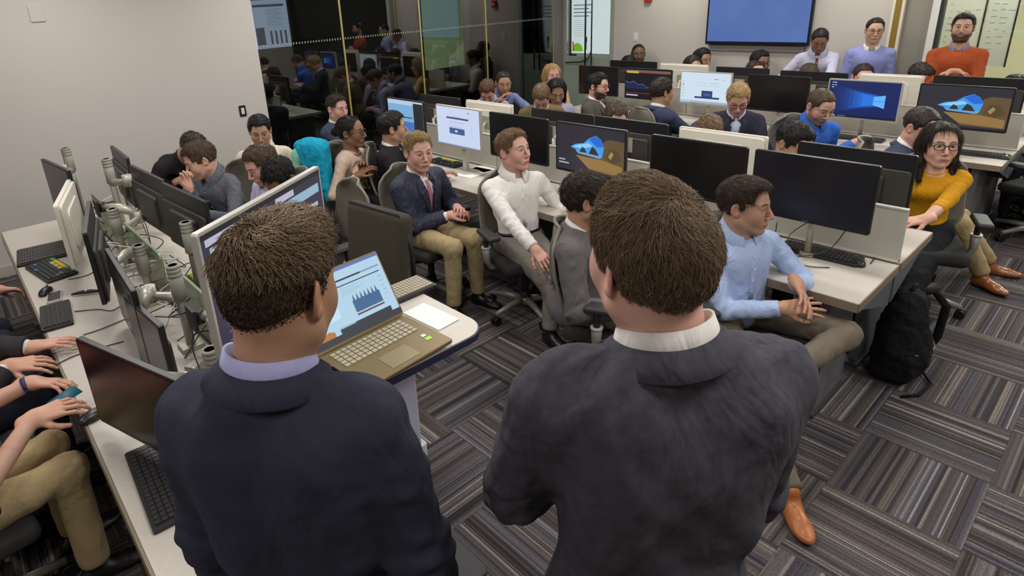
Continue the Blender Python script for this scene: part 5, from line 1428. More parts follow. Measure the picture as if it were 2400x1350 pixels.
# ------------------------------------------------------------------ chairs
meshg = mat('chair_mesh_grey', rgb(104, 98, 86), .75, bump=.4, bscale=500); frg = mat('chair_frame_grey', rgb(122, 116, 104), .45); padm = mat('arm_pad_black', rgb(44, 43, 42), .55); seatf = cloth('seat_fabric', rgb(46, 45, 44), folds=.1)
chsil = mat('chair_silver', rgb(142, 138, 128), .4, .3)
def chair_proto():
    t = empty('task_chair', (0, 0, 0)); 
    # backrest: curved shell
    rows = []
    for i in range(13):
        v = i / 12; z = .55 + .46 * v; wv = .235 * (1 - .10 * v) * (1 - .55 * max(0, (v - .72) / .28) ** 2.4) * (1 - .2 * max(0, (.2 - v) / .2) ** 2)
        row = []
        for j in range(13):
            u = -1 + 2 * j / 12; y = -.25 - .05 * math.sin(v * 2.2) * 1.1 - .03 * v + .055 * u * u
            row.append((wv * u, y, z + .015 * (1 - u * u) * (1 if v > .9 else 0)))
        rows.append(row)
    R = np.array(rows); b = MB(); b.grid(R, thick=.012); bk = b.build('backrest', meshg, t)
    loop = [tuple(R[i, 0]) for i in range(13)] + [tuple(R[12, j]) for j in range(1, 12)] + [tuple(R[i, 12]) for i in range(12, -1, -1)] + [tuple(R[0, j]) for j in range(11, 0, -1)]
    b = MB(); b.tube(loop, .0105, 8, closed=True); b.build('back_frame', frg, bk)
    b = MB(); b.tube([(0, -.16, .42), (0, -.28, .46), (0, -.33, .62), (0, -.33, .82)], [.028, .026, .022, .014], 8); b.box((0, -.315, .70), (.26, .02, .05), bev=.008); b.build('back_support', chsil, bk)
    F = Field(); F.box((0, 0, .445), (.215, .20, .012), k=.02, rnd=.026); F.cap((-.19, .205, .435), (.19, .205, .435), .028, k=.03)
    V, f = F.mesh(.016); mesh_obj('seat', V, f, seatf, t, True)
    b = MB(); b.box((0, -.01, .395), (.22, .28, .05), bev=.015); b.build('mechanism', drk, t)
    for q in (-1, 1):
        b = MB(); b.tube([(q * .10, -.02, .39), (q * .26, -.02, .40), (q * .285, -.02, .46), (q * .285, -.02, .56)], [.018, .02, .024, .030], 10); b.cyl((q * .285, -.02, .55), (q * .285, -.02, .562), .033, mi=1); b.cyl((q * .285, -.02, .56), (q * .285, -.02, .655), .018, mi=2)
        a = b.build('armrest', [chsil, mat('ring_white', rgb(190, 190, 186), .4), drk], t)
        F = Field(); F.box((q * .285, .03, .668), (.030, .10, .003), k=.02, rnd=.016); V, f = F.mesh(.009); mesh_obj('arm_pad', V, f, padm, a, True)
        b = MB(); b.cyl((q * .11, -.06, .42), (q * .17, -.06, .42), .032, n=14); b.build('tension_knob', drk, t)
    b = MB(); b.cyl((0, 0, .10), (0, 0, .40), .026); b.cyl((0, 0, .06), (0, 0, .17), .036); b.build('gas_column', drk, t)
    b = MB(); b.cyl((0, 0, .07), (0, 0, .125), .05)
    for k in range(5):
        a = 2 * PI * k / 5 + .3; c, s_ = math.cos(a), math.sin(a); b.tube([(c * .03, s_ * .03, .105), (c * .16, s_ * .16, .10), (c * .29, s_ * .29, .078)], [.028, .022, .018], 8)
    b.build('star_base', chsil, t)
    for k in range(5):
        a = 2 * PI * k / 5 + .3; c, s_ = math.cos(a), math.sin(a); x, y = c * .29, s_ * .29; b = MB()
        for q in (-1, 1): b.cyl((x + q * s_ * .006, y - q * c * .006, .031), (x + q * s_ * .026, y - q * c * .026, .031), .03, n=16)
        b.cyl((x, y, .03), (x, y, .075), .010); b.build('caster', mat('caster_black', rgb(24, 24, 24), .4), t)
    return t
CP = chair_proto(); cused = [0]
def chair(x, y, face, label, sc=1.):
    o = CP if not cused[0] else copy_tree(CP)
    cused[0] = 1; o.location = (x, y, 0); o.rotation_euler = (0, 0, math.radians(face - 90)); tag(o, label, 'chair'); o.scale = (sc, sc, sc)
    return o
# black upholstered chair behind the laptop
def black_chair(x, y, face, label, zt=1.08, w=.46):
    t = empty('office_chair', (x, y, 0), math.radians(face - 90), label, 'chair')
    F = Field(); F.box((0, -.25, zt - .27), (w / 2 - .05, .004, .22), rot_from(0, -.12, 0), k=.03, rnd=.045); V, f = F.mesh(.012); mesh_obj('backrest', V, f, cloth('chair_black', rgb(62, 58, 48), folds=.05), t, True)
    b = MB(); b.tube([(-w / 2 + .01, -.29, zt - .5), (-w / 2 - .0, -.27, zt - .2), (-w / 2 + .04, -.25, zt - .01), (w / 2 - .04, -.25, zt - .01), (w / 2, -.27, zt - .2), (w / 2 - .01, -.29, zt - .5)], .012, 8); b.build('back_frame', drk, t)
    F = Field(); F.box((0, 0, .45), (.21, .2, .01), k=.02, rnd=.03); V, f = F.mesh(.015); mesh_obj('seat', V, f, seatf, t, True)
    b = MB(); b.tube([(0, -.1, .41), (0, -.28, .46), (0, -.30, zt - .4)], .025, 8); b.build('spine', drk, t)
    b = MB(); b.cyl((0, 0, .06), (0, 0, .42), .03); b.build('gas_column', drk, t)
    b = MB()
    for k in range(5): a = 2 * PI * k / 5; b.tube([(0, 0, .10), (math.cos(a) * .29, math.sin(a) * .29, .075)], [.028, .018], 8)
    b.build('star_base', drk, t)
    for k in range(5):
        a = 2 * PI * k / 5; c, s_ = math.cos(a), math.sin(a); x_, y_ = c * .29, s_ * .29; b = MB()
        for q in (-1, 1): b.cyl((x_ + q * s_ * .006, y_ - q * c * .006, .031), (x_ + q * s_ * .026, y_ - q * c * .026, .031), .03, n=16)
        b.cyl((x_, y_, .03), (x_, y_, .075), .010); b.build('caster', mat('caster_black'), t)
    return t
black_chair(-2.74, 1.44, -84, 'black upholstered office chair with tall back just behind the laptop', zt=1.13, w=.52)
# ------------------------------------------------------------------ backpack, bags
def soft(name, F, h, m, label, cat, amp=.006, parent=None, seed=1, fr=9):
    V, f = F.mesh(h); N = vnormals(V, f); V = V + N * (amp * snoise(V * fr, seed, 3))[:, None]
    o = mesh_obj(name, V, f, m, parent, True); return tag(o, label, cat) if cat else o
bpk = cloth('backpack_black', rgb(20, 20, 23), folds=.6, fs=(14, 14, 14), bump=.2)
t = empty('backpack', (-.70, 3.80, 0), 0, 'black backpack standing on the carpet at the right end of the middle bench', 'backpack')
F = Field(); F.ell((0, 0, .22), (.12, .19, .21), k=.05); F.ell((0, .0, .38), (.10, .15, .17), k=.05); F.ell((.06, 0, .17), (.09, .15, .15), k=.05); F.box((0, 0, .10), (.05, .12, .04), k=.05, rnd=.05); soft('pack_body', F, .012, bpk, None, None, .008, t)
b = MB(); b.tube([(.02, .06, .50), (.08, .12, .52), (.14, .17, .42), (.13, .19, .22), (.08, .17, .06)], .022, 8); b.build('shoulder_strap', bpk, t)
b = MB(); b.tube([(.0, -.02, .50), (.01, -.02, .56), (.01, .05, .56), (.0, .06, .50)], .010, 8); b.build('carry_loop', bpk, t)
b = MB(); b.tube([(.10, -.13, .22), (.145, -.04, .20), (.145, .08, .20), (.11, .15, .22)], .006, 6); b.build('zip', mat('zip_grey', rgb(96, 96, 100), .4), t)
b = MB(); b.tube([(.1, .1, .03), (.18, .0, .012), (.16, -.16, .012), (.10, -.24, .012)], .008, 6); b.build('loose_strap', bpk, t)
t = empty('backpack', (-2.62, 3.30, 0), 0, 'black bag slumped under the middle bench behind the white-shirted man', 'backpack')
F = Field(); F.ell((0, 0, .16), (.20, .15, .15), k=.05); F.ell((.08, -.05, .26), (.1, .09, .08), k=.05); soft('pack_body', F, .014, bpk, None, None, .014, t, 4); b = MB(); b.tube([(-.1, -.1, .24), (0, -.17, .30), (.12, -.12, .26)], .014, 6); b.build('shoulder_strap', bpk, t)
q = az(60, 1200, .12); t = empty('tote_bag', (q[0], q[1], 0), 0, 'black bag with red item under the left bench at lower left', 'bag')
F = Field(); F.ell((0, 0, .14), (.20, .15, .14), k=.05); F.ell((-.12, .05, .2), (.1, .1, .1), k=.05); soft('bag_body', F, .014, bpk, None, None, .016, t, 6)
F = Field(); F.ell((.02, .0, .27), (.07, .05, .03)); soft('red_cloth', F, .01, cloth('red_cloth', rgb(170, 30, 34)), None, None, .004, t, 2)
# teal jacket over a chair
q = az(735, 372, .95)
t = empty('draped_jacket', (q[0], q[1], 0), .6, 'bright turquoise jacket draped over a chair back by the dark glass', 'jacket')
F = Field(); F.box((0, 0, .88), (.11, .012, .18), k=.06, rnd=.045); F.ell((.02, -.03, 1.07), (.13, .08, .075), k=.06); F.cap((.09, -.06, 1.04), (.14, -.10, .62), .050, .035, k=.05); F.ell((.05, -.08, .92), (.08, .05, .14), k=.05)
F.cap((-.02, -.09, 1.08), (.06, -.12, .84), .022, .018, k=.03); F.cap((-.07, -.09, 1.06), (-.01, -.12, .82), .020, .016, k=.03)
soft('jacket_shell', F, .009, cloth('turquoise', rgb(22, 150, 182), folds=.8, fs=(14, 14, 6)), None, None, .009, t, 5, 4)
F = Field(); F.cap((-.11, -.06, .99), (-.15, -.08, .74), .055, .040, k=.03); F.ell((-.12, -.06, 1.0), (.05, .05, .06), k=.03); soft('lining', F, .009, cloth('mint_lining', rgb(136, 196, 172), folds=.5), None, None, .006, t, 8, 4)
chair(q[0] + .02, q[1] + .06, -60, 'grey task chair under the turquoise jacket')
# ------------------------------------------------------------------ wardrobe
white_c = cloth('white_cotton', rgb(222, 216, 210), folds=.6); cream_c = cloth('cream_cotton', rgb(214, 204, 182), folds=.5)
blue_c = cloth('light_blue_cotton', rgb(168, 186, 222), folds=.7); lav_c = cloth('lavender_cotton', rgb(176, 174, 200), folds=.5)
check_c = cloth('lavender_check', rgb(162, 160, 200), folds=.2)
navy_j = cloth('navy_wool', rgb(46, 46, 60), folds=.55, fs=(6, 6, 3.5)); navy2_j = cloth('navy_wool_light', rgb(54, 60, 82), folds=.6)
char_j = cloth('charcoal_wool', rgb(68, 66, 74), folds=.8, fs=(6, 6, 3.5), bump=.6, bscale=700, var=.16); grey_j = cloth('grey_wool', rgb(98, 94, 94), folds=.6)
black_j = cloth('black_wool', rgb(30, 28, 30), folds=.5); bomber = cloth('navy_bomber', rgb(50, 52, 68), folds=1., rough=.55, fs=(12, 12, 8))
brown_j = cloth('brown_grey_wool', rgb(84, 78, 74), folds=.5)
mustard_c = cloth('mustard_crepe', rgb(196, 140, 20), folds=.5); orange_k = cloth('rust_knit', rgb(156, 72, 36), folds=.5, bump=.7, bscale=260)
bluek = cloth('periwinkle_knit', rgb(132, 140, 190), folds=.4, bump=.6, bscale=260); brightb = cloth('bright_blue_cotton', rgb(54, 104, 196), folds=.6)
heather = cloth('heather_grey', rgb(98, 102, 110), folds=.7, var=.2); plum = cloth('plum_knit', rgb(44, 36, 48), folds=.5)
beige_k = cloth('beige_knit', rgb(206, 180, 160), folds=.4); slate_s = cloth('slate_blue_cotton', rgb(112, 120, 158), folds=.5); olive_j = cloth('olive_wool', rgb(112, 96, 64), folds=.5); red_t = cloth('red_cotton', rgb(176, 20, 26), folds=.5)
grey_t = cloth('grey_trouser', rgb(122, 116, 108), folds=.5); taupe_t = cloth('taupe_trouser', rgb(112, 102, 90), folds=.5); khaki_t = cloth('khaki_trouser', rgb(170, 150, 112), folds=.6); black_t = cloth('black_trouser', rgb(28, 28, 32), folds=.4); navy_t = cloth('navy_trouser', rgb(34, 36, 48), folds=.4)
brown_l = mat('brown_leather', rgb(140, 80, 36), .3, coat=.3); tan_l = mat('tan_leather', rgb(170, 100, 50), .35); dbrown_l = mat('dark_brown_leather', rgb(70, 40, 26), .4)
blackf = mat('glasses_black', rgb(14, 14, 16), .25)
SK = dict(fair=(.60, .36, .27), pink=(.58, .33, .26), tan=(.42, .235, .145), olive=(.46, .27, .18), brown=(.26, .13, .075), dark=(.14, .075, .045), asian=(.52, .33, .22))
HC = dict(black=(.010, .008, .008), dbrown=(.028, .018, .012), brown=(.070, .042, .024), lbrown=(.15, .09, .045), blond=(.36, .24, .11), dblond=(.24, .155, .07), auburn=(.10, .05, .025))
W_ = lambda px, py, z: tuple(az(px, py, z))
PEOPLE = []
def P_(label, head, **k):
    k['label'] = label; k['head'] = head; PEOPLE.append(k); return k
def Hd(px, py, z): return tuple(az(px, py, z))
def Hy(px, py, y): return tuple(ay(px, py, y))
# --- two presenters in the foreground
m2 = ray(1528, 434) * .95 + CAM0; m1 = ray(642, 512) * .99 + CAM0
man2 = P_('person standing foreground centre, charcoal jacket, white collar, short brown hair, back turned', tuple(m2), pose='stand', s=1.10, hs=1.0, yaw=146, hyaw=158, hpitch=-2, skin=SK['pink'],
   hair='short', hairc=(.14, .092, .055), dens=42000, sw=.00055, hlen=.024, hairvox=.0035, hv=.0032, shirtm=white_c, jackm=char_j, jamp=.0085, legm=black_t, vox=.0065, armR=None, armL=None, bulk=1.08, shw=.180, neckl=.74, nshift=.030, hroll=-3, noshoe=False, handvox=.004, beltm=None, closed=False, wide=.93, seed=11)
man2['armR'] = tuple(np.array(m2) + np.array([-.08, .20, -.88])); man2['armL'] = tuple(np.array(m2) + np.array([-.26, .12, -.80])); man2['poleR'] = (1., -.35, -.55); man2['poleL'] = (-1., -.35, -.55)
man1 = P_('person standing foreground left, navy jacket, lavender check collar, dark faded hair, facing the laptop', tuple(m1), pose='stand', s=1.04, hs=1.0, yaw=128, hyaw=118, hpitch=9, skin=SK['tan'],
   hair='fade', hairc=(.115, .075, .042), dens=30000, sw=.0010, hlen=.030, hairvox=.0035, hv=.0032, shirtm=check_c, jackm=navy_j, jamp=.006, legm=navy_t, vox=.0065, armL='side', armR='side', bulk=.94, shw=.158, handvox=.004, wide=.95, seed=12, neckl=.76, nshift=-.040, side=-3)
# --- middle bench, near side
P_('person in white shirt and grey trousers, one arm on the middle bench, gazing up right', Hd(1197, 306, 1.32), yaw=-20, hyaw=4, hpitch=-10, lean=-7, shirtm=white_c, legm=grey_t, hair='quiff', hairc=HC['lbrown'], skin=SK['pink'],
   armR=W_(1258, 590, .64), armL=W_(1338, 492, .79), hnorL=(0, 0, 1), footR=W_(1352, 800, .10), footL=W_(1290, 775, .10), beltm=mat('belt_black', rgb(30, 28, 28), .4), vox=.0075, dens=2500, sw=.0011, chair='grey task chair under the man in the white shirt', iris=(.06, .09, .12), seed=21, hv=.0034, handvox=.0035)
P_('person in shiny navy bomber jacket with pink tie and khaki trousers, hands clasped', Hd(977, 311, 1.30), yaw=4, hyaw=-13, hpitch=2, lean=2, shirtm=white_c, jackm=bomber, jamp=.006, tiem=cloth('pink_tie', rgb(176, 120, 130), folds=.1), legm=khaki_t, hair='quiff', hairc=HC['dblond'], skin=SK['pink'],
   armR=W_(1052, 505, .70), armL=W_(1072, 487, .72), curl=.9, vox=.0075, vdepth=.34, dens=2500, sw=.0011, chair='grey task chair with raised armrest under the man in the navy bomber jacket', seed=22, hv=.0034, handvox=.0035)
P_('person in grey suit, dark wavy hair, seated between white shirt man and standing man', Hd(1376, 408, 1.29), choff=.21, yaw=24, hyaw=44, hpitch=0, lean=4, shirtm=white_c, jackm=grey_j, jamp=.005, legm=grey_t, hair='curly', hairc=HC['dbrown'], skin=SK['tan'],
   armR='low', armL='low', vox=.0075, dens=3500, sw=.0012, chair='grey task chair under the man in the grey suit', seed=23, hv=.0034)
P_('person in light blue shirt and taupe trousers, legs crossed, fingertips together, in profile', Hd(1752, 419, 1.27), yaw=-28, hyaw=6, hpitch=0, lean=-3, shirtm=blue_c, legm=taupe_t, hair='quiff', hairc=(.040, .024, .015), skin=SK['olive'],
   armR=W_(1835, 722, .70), armL=W_(1866, 664, .79), poleL=(-.55, -.7, -.12), hdirR=(.75, .62, .12), hdirL=(.62, -.55, -.30), hnorR=(.35, -.6, .7), hnorL=(.75, .3, .55), curl=.28, spread=.2, footL=W_(1848, 872, .52), kpoleL=(-.9, .9, .10), footR=(-.70, 2.36, .09), toeR=(.7, -.7, 0), toeL=(.3, -.9, .2),
   beltm=dbrown_l, shoem=tan_l, vox=.0065, dens=5000, sw=.0010, chair='grey task chair under the man in the light blue shirt', seed=24, hv=.003, handvox=.003, nose=1.1)
# --- around the middle bench far side
P_('person in mustard top with black glasses and long dark hair, right of the middle bench', Hd(2212, 288, 1.27), yaw=-70, hyaw=-60, hpitch=-4, fem=True, shirtm=mustard_c, knit=True, legm=black_t, hair='long', hairc=HC['dbrown'], skin=SK['fair'], glasses=blackf, grw=.0022,
   sleeve=.45, bare=True, armL=W_(2165, 520, .77), armR=(-1.12, 4.18, .78), hdirL=(-.7, -.7, -.1), footR=(-1.02, 4.02, .09), footL=(-.80, 4.04, .09), vox=.0075, dens=6000, sw=.0009, chair='grey task chair with black armrest under the woman in mustard', seed=25, hv=.0034, lips=(.36, .13, .12), handvox=.0035, openneck=True)
P_('person in slate navy jacket, khaki trousers and brown loafers behind the woman in mustard', Hd(2178, 255, 1.28), yaw=2, hyaw=-26, hpitch=18, lean=10, shirtm=white_c, jackm=navy2_j, legm=khaki_t, hair='crew', hairc=HC['dbrown'], skin=SK['fair'], shoem=brown_l,
   armR='fold', armL='fold', footR=W_(2302, 642, .10), toeR=(.8, -.5, 0), footL=(-.62, 5.7, .09), vox=.010, chair='grey task chair under the man in the slate navy jacket', seed=26)
P_('person in bright blue shirt looking down beside the light beam monitor', Hd(1936, 213, 1.30), yaw=-42, hyaw=-34, hpitch=26, lean=14, shirtm=brightb, legm=navy_t, hair='crew', hairc=HC['brown'], skin=SK['pink'], beard=.55,
   armR=W_(1960, 360, .78), armL=W_(2000, 335, .78), vox=.009, dens=1200, sw=.0014, chair='grey task chair under the man in the bright blue shirt', seed=27, hv=.0038)
P_('person with fair hair and glasses in dark navy blazer reading with head bowed', Hd(1734, 200, 1.30), yaw=-62, hyaw=-60, hpitch=30, lean=10, shirtm=cloth('pale_blue_cotton', rgb(188, 196, 216)), jackm=navy_j, legm=navy_t, hair='short', hairc=HC['blond'], skin=SK['pink'], glasses=dbrown_l,
   arms='type', vox=.009, dens=1400, sw=.0014, vdepth=.32, seed=28, hv=.0038)
P_('person in navy suit with dark hair seen from behind, facing the web page monitor', Hd(1553, 184, 1.29), yaw=70, hyaw=62, hpitch=0, lean=3, shirtm=white_c, jackm=navy2_j, legm=navy_t, hair='short', hairc=HC['dbrown'], skin=SK['tan'], armR=W_(1640, 290, .78), armL='chair', vox=.009, dens=1200, sw=.0014, chair='grey task chair under the man in the navy suit on the back bench', seed=29)
P_('bearded person with glasses in brown-grey suit, profile to the right, by the black monitor', Hd(1403, 172, 1.30), yaw=12, hyaw=8, hpitch=4, shirtm=white_c, jackm=brown_j, legm=navy_t, hair='short', hairc=HC['black'], skin=SK['fair'], beard=.9, glasses=mat('glasses_red', rgb(110, 40, 36), .3), arms='lap', vox=.009, dens=1200, sw=.0014, seed=30, hv=.0038)
P_('person in slate blue shirt leaning forward, hand on chin, near the dark glass', Hd(1180, 168, 1.30), yaw=-25, hyaw=-35, hpitch=12, lean=24, shirtm=slate_s, legm=navy_t, hair='crew', hairc=HC['dbrown'], skin=SK['tan'], beard=.35, armR=(-5.36, 5.20, .98), armL=W_(1250, 262, .85), vox=.010, dens=1000, sw=.0015, seed=31, hv=.0038)
P_('person with head bowed behind the pale monitor, auburn-brown hair', Hd(1140, 193, 1.22), yaw=-50, hyaw=-50, hpitch=45, lean=20, shirtm=lav_c, legm=navy_t, hair='short', hairc=HC['auburn'], skin=SK['pink'], vox=.012, seed=32)
P_('person with long blond hair in a cream and peach top against the metal column', Hd(1294, 150, 1.33), yaw=-45, hyaw=-30, hpitch=2, fem=True, shirtm=cloth('peach_top', rgb(222, 180, 130)), knit=True, legm=navy_t, hair='long', hairc=HC['blond'], skin=SK['pink'], vox=.010, dens=2500, sw=.0013, seed=33, hv=.0038)
P_('person with long black hair looking down, in front of the blond woman', Hd(1306, 188, 1.24), yaw=-35, hyaw=-40, hpitch=26, fem=True, shirtm=lav_c, knit=True, legm=navy_t, hair='long', hairc=HC['black'], skin=SK['tan'], vox=.010, dens=2500, sw=.0013, seed=34, hv=.0038)
P_('person in olive jacket with bowed head and light brown hair, left of the black-haired woman', Hd(1268, 206, 1.22), yaw=-45, hyaw=-50, hpitch=48, lean=15, shirtm=white_c, jackm=olive_j, legm=navy_t, hair='short', hairc=HC['lbrown'], skin=SK['pink'], vox=.012, seed=35)
P_('person of whom only curly brown hair shows, below the bearded man with glasses', Hd(1447, 245, 1.24), yaw=-60, hyaw=-40, hpitch=20, shirtm=white_c, legm=navy_t, hair='curly', hairc=HC['brown'], skin=SK['pink'], vox=.014, seed=36)
P_('person of whom only curly light brown hair shows above the off-white monitor', Hd(1662, 278, 1.22), yaw=-70, hyaw=-70, hpitch=30, shirtm=white_c, legm=navy_t, hair='curly', hairc=HC['lbrown'], skin=SK['pink'], vox=.014, seed=37)
P_('person with black hair and bowed head in black jacket behind the dark monitor back', Hd(1878, 293, 1.27), yaw=-40, hyaw=-20, hpitch=26, lean=8, shirtm=white_c, jackm=black_j, legm=navy_t, hair='short', hairc=HC['black'], skin=SK['tan'], vox=.010, dens=1500, sw=.0014, seed=38, hv=.0038)
# --- left end, by the glass
P_('person in black suit with dark hair facing the web page monitor, hand on bench', Hd(916, 263, 1.29), yaw=46, hyaw=58, hpitch=0, shirtm=white_c, jackm=black_j, legm=black_t, hair='short', hairc=HC['black'], skin=SK['tan'], armR=W_(1022, 412, .79), hnorR=(0, 0, 1), vox=.009, dens=1500, sw=.0013, chair='large grey mesh task chair behind the man in the black suit', seed=39, hv=.0038)
P_('person in beige knit top with glasses and pinned black hair, holding a pen', Hd(818, 272, 1.28), yaw=32, hyaw=36, hpitch=0, fem=True, shirtm=beige_k, knit=True, legm=black_t, hair='bun', hairc=HC['black'], skin=SK['brown'], glasses=blackf, armR=W_(838, 412, .80), armL=W_(850, 398, .82), vox=.0085, dens=2000, sw=.0011, chair='grey mesh task chair beside the woman in beige', seed=40, hv=.0036)
P_('person in navy suit with dark hair sitting against the dark glass, arms folded', Hd(787, 223, 1.30), yaw=25, hyaw=12, hpitch=4, shirtm=white_c, jackm=navy2_j, legm=navy_t, hair='quiff', hairc=HC['dbrown'], skin=SK['pink'], armR='cross', armL='cross', vox=.010, dens=1200, sw=.0014, seed=41, hv=.0038)
P_('person in cream shirt with lavender tie sitting against the left wall, looking down', Hd(603, 272, 1.30), yaw=-18, hyaw=-24, hpitch=16, shirtm=cream_c, tiem=cloth('lavender_tie', rgb(140, 128, 190), folds=.1), legm=navy_t, hair='short', hairc=HC['black'], skin=SK['olive'], arms='chair', vox=.009, dens=1500, sw=.0013, seed=42, hv=.0038)
P_('person in black jacket bent forward against the left wall, face hidden', Hd(462, 322, 1.20), yaw=15, hyaw=25, hpitch=55, lean=46, shirtm=black_j, jackm=black_j, nolapel=True, closed=True, legm=navy_t, hair='short', hairc=HC['dbrown'], skin=SK['tan'], armR='type', armL='type', vox=.010, seed=43)
P_('person in heather grey shirt with hand to mouth behind the left bench monitors', Hd(452, 336, 1.26), yaw=-68, hyaw=-96, hpitch=20, lean=16, shirtm=heather, legm=navy_t, hair='short', hairc=HC['brown'], skin=SK['fair'], armR=W_(443, 440, .95), armL=W_(470, 500, .80), hdirR=(-.1, -.1, 1), curlR=1.2, watch=1, vox=.0085, dens=2200, sw=.0013, seed=44, hv=.0036, chair='grey task chair under the man in the heather grey shirt')
P_('person in lavender shirt, brown hair, between the grey-shirted man and curly black head', Hd(596, 345, 1.27), yaw=-80, hyaw=-84, hpitch=22, lean=8, shirtm=lav_c, legm=navy_t, hair='short', hairc=HC['brown'], skin=SK['pink'], vox=.009, dens=2000, sw=.0013, seed=45, hv=.0036, chair='black-backed task chair behind the man in the pale lavender shirt')
P_('person in plum sweater with black curly hair leaning down behind the large silver monitor', Hd(638, 385, 1.20), yaw=-70, hyaw=-62, hpitch=40, lean=26, shirtm=plum, knit=True, legm=black_t, hair='curly', hairc=HC['black'], skin=SK['brown'], vox=.009, dens=3000, sw=.0014, seed=46, hv=.0036)
q = az(822, 436, .98); chair(q[0], q[1] - .27, -90, 'grey task chair with broad rounded back behind the big silver monitor')
# --- left edge, bodies mostly outside the frame
P_('person in red t-shirt at the lower left edge, both hands on a teal card', (-2.55, -.44, 1.30), yaw=98, hyaw=90, shirtm=red_t, knit=True, sleeve=-.0, bare=True, legm=khaki_t, skin=SK['fair'], hair='short', armL=W_(72, 898, .80), armR=W_(76, 982, .80), hdirL=(.55, .85, -.1), hdirR=(.2, 1, .15), watch=-1, watchm=mat('band_blue', rgb(44, 52, 92), .6), vox=.009, seed=47, curl=.5, handvox=.003, chair='task chair with black armrest at the lower left edge')
P_('person at the left edge in dark grey jacket, one hand reaching to a mouse', (-3.22, -.42, 1.32), yaw=95, hyaw=90, shirtm=white_c, jackm=cloth('dark_grey_wool', rgb(52, 50, 52)), legm=navy_t, skin=SK['fair'], hair='short', armR=W_(20, 858, .78), armL=W_(112, 815, .79), hdirL=(.25, 1, 0), hdirR=(.5, .9, 0), curl=.35, hnorL=(0, 0, 1), vox=.009, seed=48, handvox=.003)
P_('person at the left edge in black suit with hands in lap beside the palm-rest keyboard', (-4.05, -.52, 1.30), yaw=90, hyaw=90, shirtm=white_c, jackm=black_j, legm=navy_t, skin=SK['fair'], hair='short', armL=W_(-4, 680, .70), armR='lap', vox=.010, seed=49)
# --- far row behind the back bench
FV = dict(vox=.013, hv=.0042, handvox=.006, dens=700, sw=.0017)
P_('person with black hair and beard under the white wall switch, leftmost of far row', Hy(1497, 103, 7.70), yaw=-60, hyaw=-50, shirtm=white_c, jackm=brown_j, legm=navy_t, hair='buzz', hairc=HC['black'], skin=SK['dark'], beard=.6, hipz=.62, **FV)
P_('person with black hair peeking over monitors in front of the bearded far-row person', Hy(1474, 132, 7.45), yaw=-50, hyaw=-45, hpitch=15, shirtm=white_c, legm=navy_t, hair='short', hairc=HC['black'], skin=SK['brown'], **FV)
P_('person with long dark hair peeking over the pale web page monitor', Hy(1627, 131, 7.45), yaw=-45, hyaw=-35, hpitch=12, fem=True, shirtm=white_c, knit=True, legm=navy_t, hair='long', hairc=HC['dbrown'], skin=SK['fair'], **FV)
P_('person with short black hair close behind the long-haired one in the far row', Hy(1648, 114, 7.72), yaw=-40, hyaw=-20, hpitch=5, shirtm=lav_c, legm=navy_t, hair='short', hairc=HC['black'], skin=SK['tan'], **FV)
P_('person with black hair and dark glasses in black jacket under the wall television', Hy(1784, 119, 7.72), yaw=-50, hyaw=-30, hpitch=4, shirtm=white_c, jackm=black_j, legm=navy_t, hair='short', hairc=HC['black'], skin=SK['brown'], glasses=blackf, **FV)
P_('person with pale face and short dark hair peeking over monitors under the television', Hy(1772, 142, 7.45), yaw=-45, hyaw=-40, hpitch=2, shirtm=white_c, legm=navy_t, hair='crew', hairc=HC['dbrown'], skin=SK['fair'], **FV)
P_('person whose forehead and brown hair peek out below the man in striped tie', Hy(1903, 152, 7.40), yaw=-60, hyaw=-45, hpitch=25, shirtm=white_c, legm=navy_t, hair='crew', hairc=HC['brown'], skin=SK['pink'], **FV)
P_('person with short dark hair peeking out below the man in the blue sweater', Hy(2028, 150, 7.42), yaw=-60, hyaw=-60, hpitch=8, shirtm=white_c, legm=navy_t, hair='crew', hairc=HC['dbrown'], skin=SK['pink'], **FV)
P_('person with bowed brown-haired head left of the man in the orange sweater', Hy(2172, 152, 7.30), yaw=-60, hyaw=-35, hpitch=28, shirtm=white_c, legm=navy_t, hair='short', hairc=HC['dbrown'], skin=SK['pink'], **FV)
P_('person with dark hair at the right edge behind the sea cave monitor', Hy(2388, 180, 7.35), yaw=-80, hyaw=-70, hpitch=25, shirtm=white_c, legm=navy_t, hair='short', hairc=HC['black'], skin=SK['pink'], **FV)
FV = dict(vox=.009, hv=.0038, handvox=.005, dens=1200, sw=.0014)
P_('person standing in pale lavender shirt with striped tie, head bowed, right of the television', Hy(1925, 70, 7.50), pose='stand', s=1.0, yaw=-70, hyaw=-68, hpitch=32, lean=14, shirtm=cloth('pale_lavender', rgb(186, 184, 206)), tiem=cloth('stripe_tie', rgb(110, 60, 70), folds=.1), legm=navy_t, hair='crew', hairc=HC['black'], skin=SK['brown'], armR=(-3.0, 7.24, 1.02), armL=(-2.42, 7.12, 1.02), clampL=True, **FV)
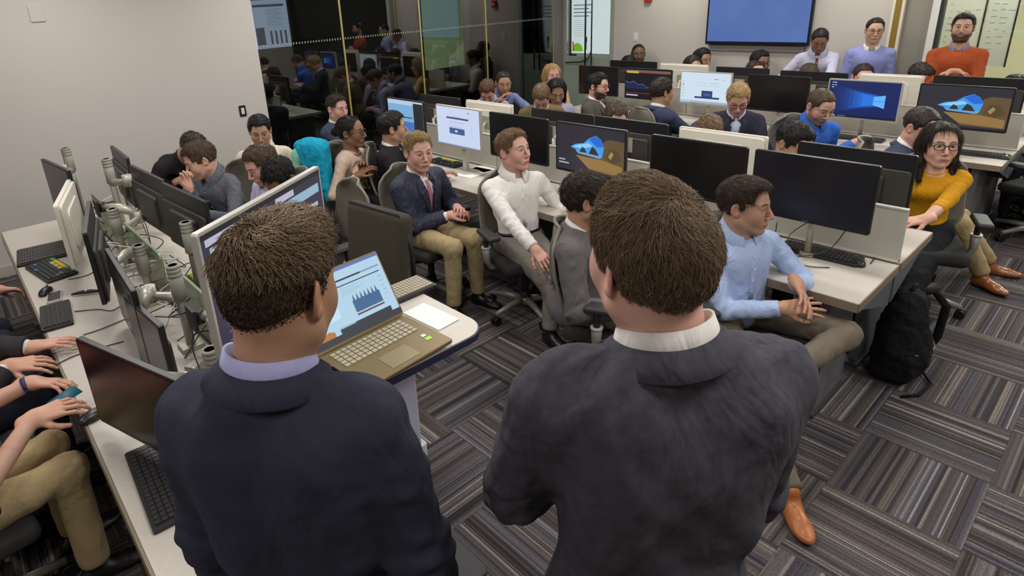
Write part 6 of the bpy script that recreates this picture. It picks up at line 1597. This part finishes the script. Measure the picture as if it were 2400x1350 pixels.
P_('person standing in periwinkle blue sweater over white collar, black hair and glasses', Hy(2055, 42, 7.56), pose='stand', s=1.0, yaw=-70, hyaw=-66, hpitch=6, shirtm=bluek, knit=True, underm=white_c, legm=navy_t, hair='crew', hairc=HC['black'], skin=SK['asian'], glasses=blackf, grw=.0015, armR='hang', armL='hang', **FV)
P_('bearded person standing with crossed arms in rust orange sweater in front of the whiteboards', Hy(2264, 32, 7.40), pose='stand', s=1.03, yaw=-78, hyaw=-82, hpitch=-4, shirtm=orange_k, knit=True, underm=slate_s, legm=khaki_t, hair='short', hairc=HC['black'], skin=SK['olive'], beard=.85, armR=None, armL=None, **FV)
o_ = PEOPLE[-1]; o_['armR'] = 'xr'; o_['armL'] = 'xl'
for k in PEOPLE:
    if k.get('armR') == 'xr': k['armR'] = 'cross'; k['armL'] = 'cross'
_t0 = __import__('time').time()
for k in PEOPLE:
    if k.get('pose', 'sit') == 'sit': k['s'] = k.get('s', 1.) * 1.07; k['hs'] = 1.08; k['shw'] = k.get('shw', .178 if not k.get('fem') else .152)
    if 'ONLY' in globals() and not any(o in k['label'] for o in ONLY): continue
    person(k)
    if k.get('chair'):
        h = k['_hip']; f = math.radians(k['yaw']); co_ = k.get('choff', .08); chair(h[0] + math.cos(f) * co_, h[1] + math.sin(f) * co_, k['yaw'], k['chair'])
print('people', __import__('time').time() - _t0)
# ------------------------------------------------------------------ last small things
q = az(150, 932, .80); t = empty('card', tuple(q), .4, 'folded teal card held between the hands at the lower left edge', 'card')
b = MB(); b.grid(np.array([[(-.03, -.05, 0), (-.03, .05, .01)], [(.0, -.05, .012), (0, .05, .02)], [(.04, -.045, .0), (.045, .05, .006)]]), thick=.002); b.build('card_sheet', mat('teal_card', rgb(28, 92, 110), .5), t)
chair(*(az(2420, 560, 0)[:2]), 160, 'grey task chair cut off by the right edge of the picture')
q = az(2365, 560, .0); t = empty('tote_bag', (q[0], q[1] + .55, 0), 0, 'black glossy bag hanging by the right edge under the back bench', 'bag')
F = Field(); F.box((0, 0, .30), (.08, .14, .20), k=.05, rnd=.05); soft('bag_body', F, .014, mat('glossy_black', rgb(16, 16, 18), .25), None, None, .016, t, 9, 12)
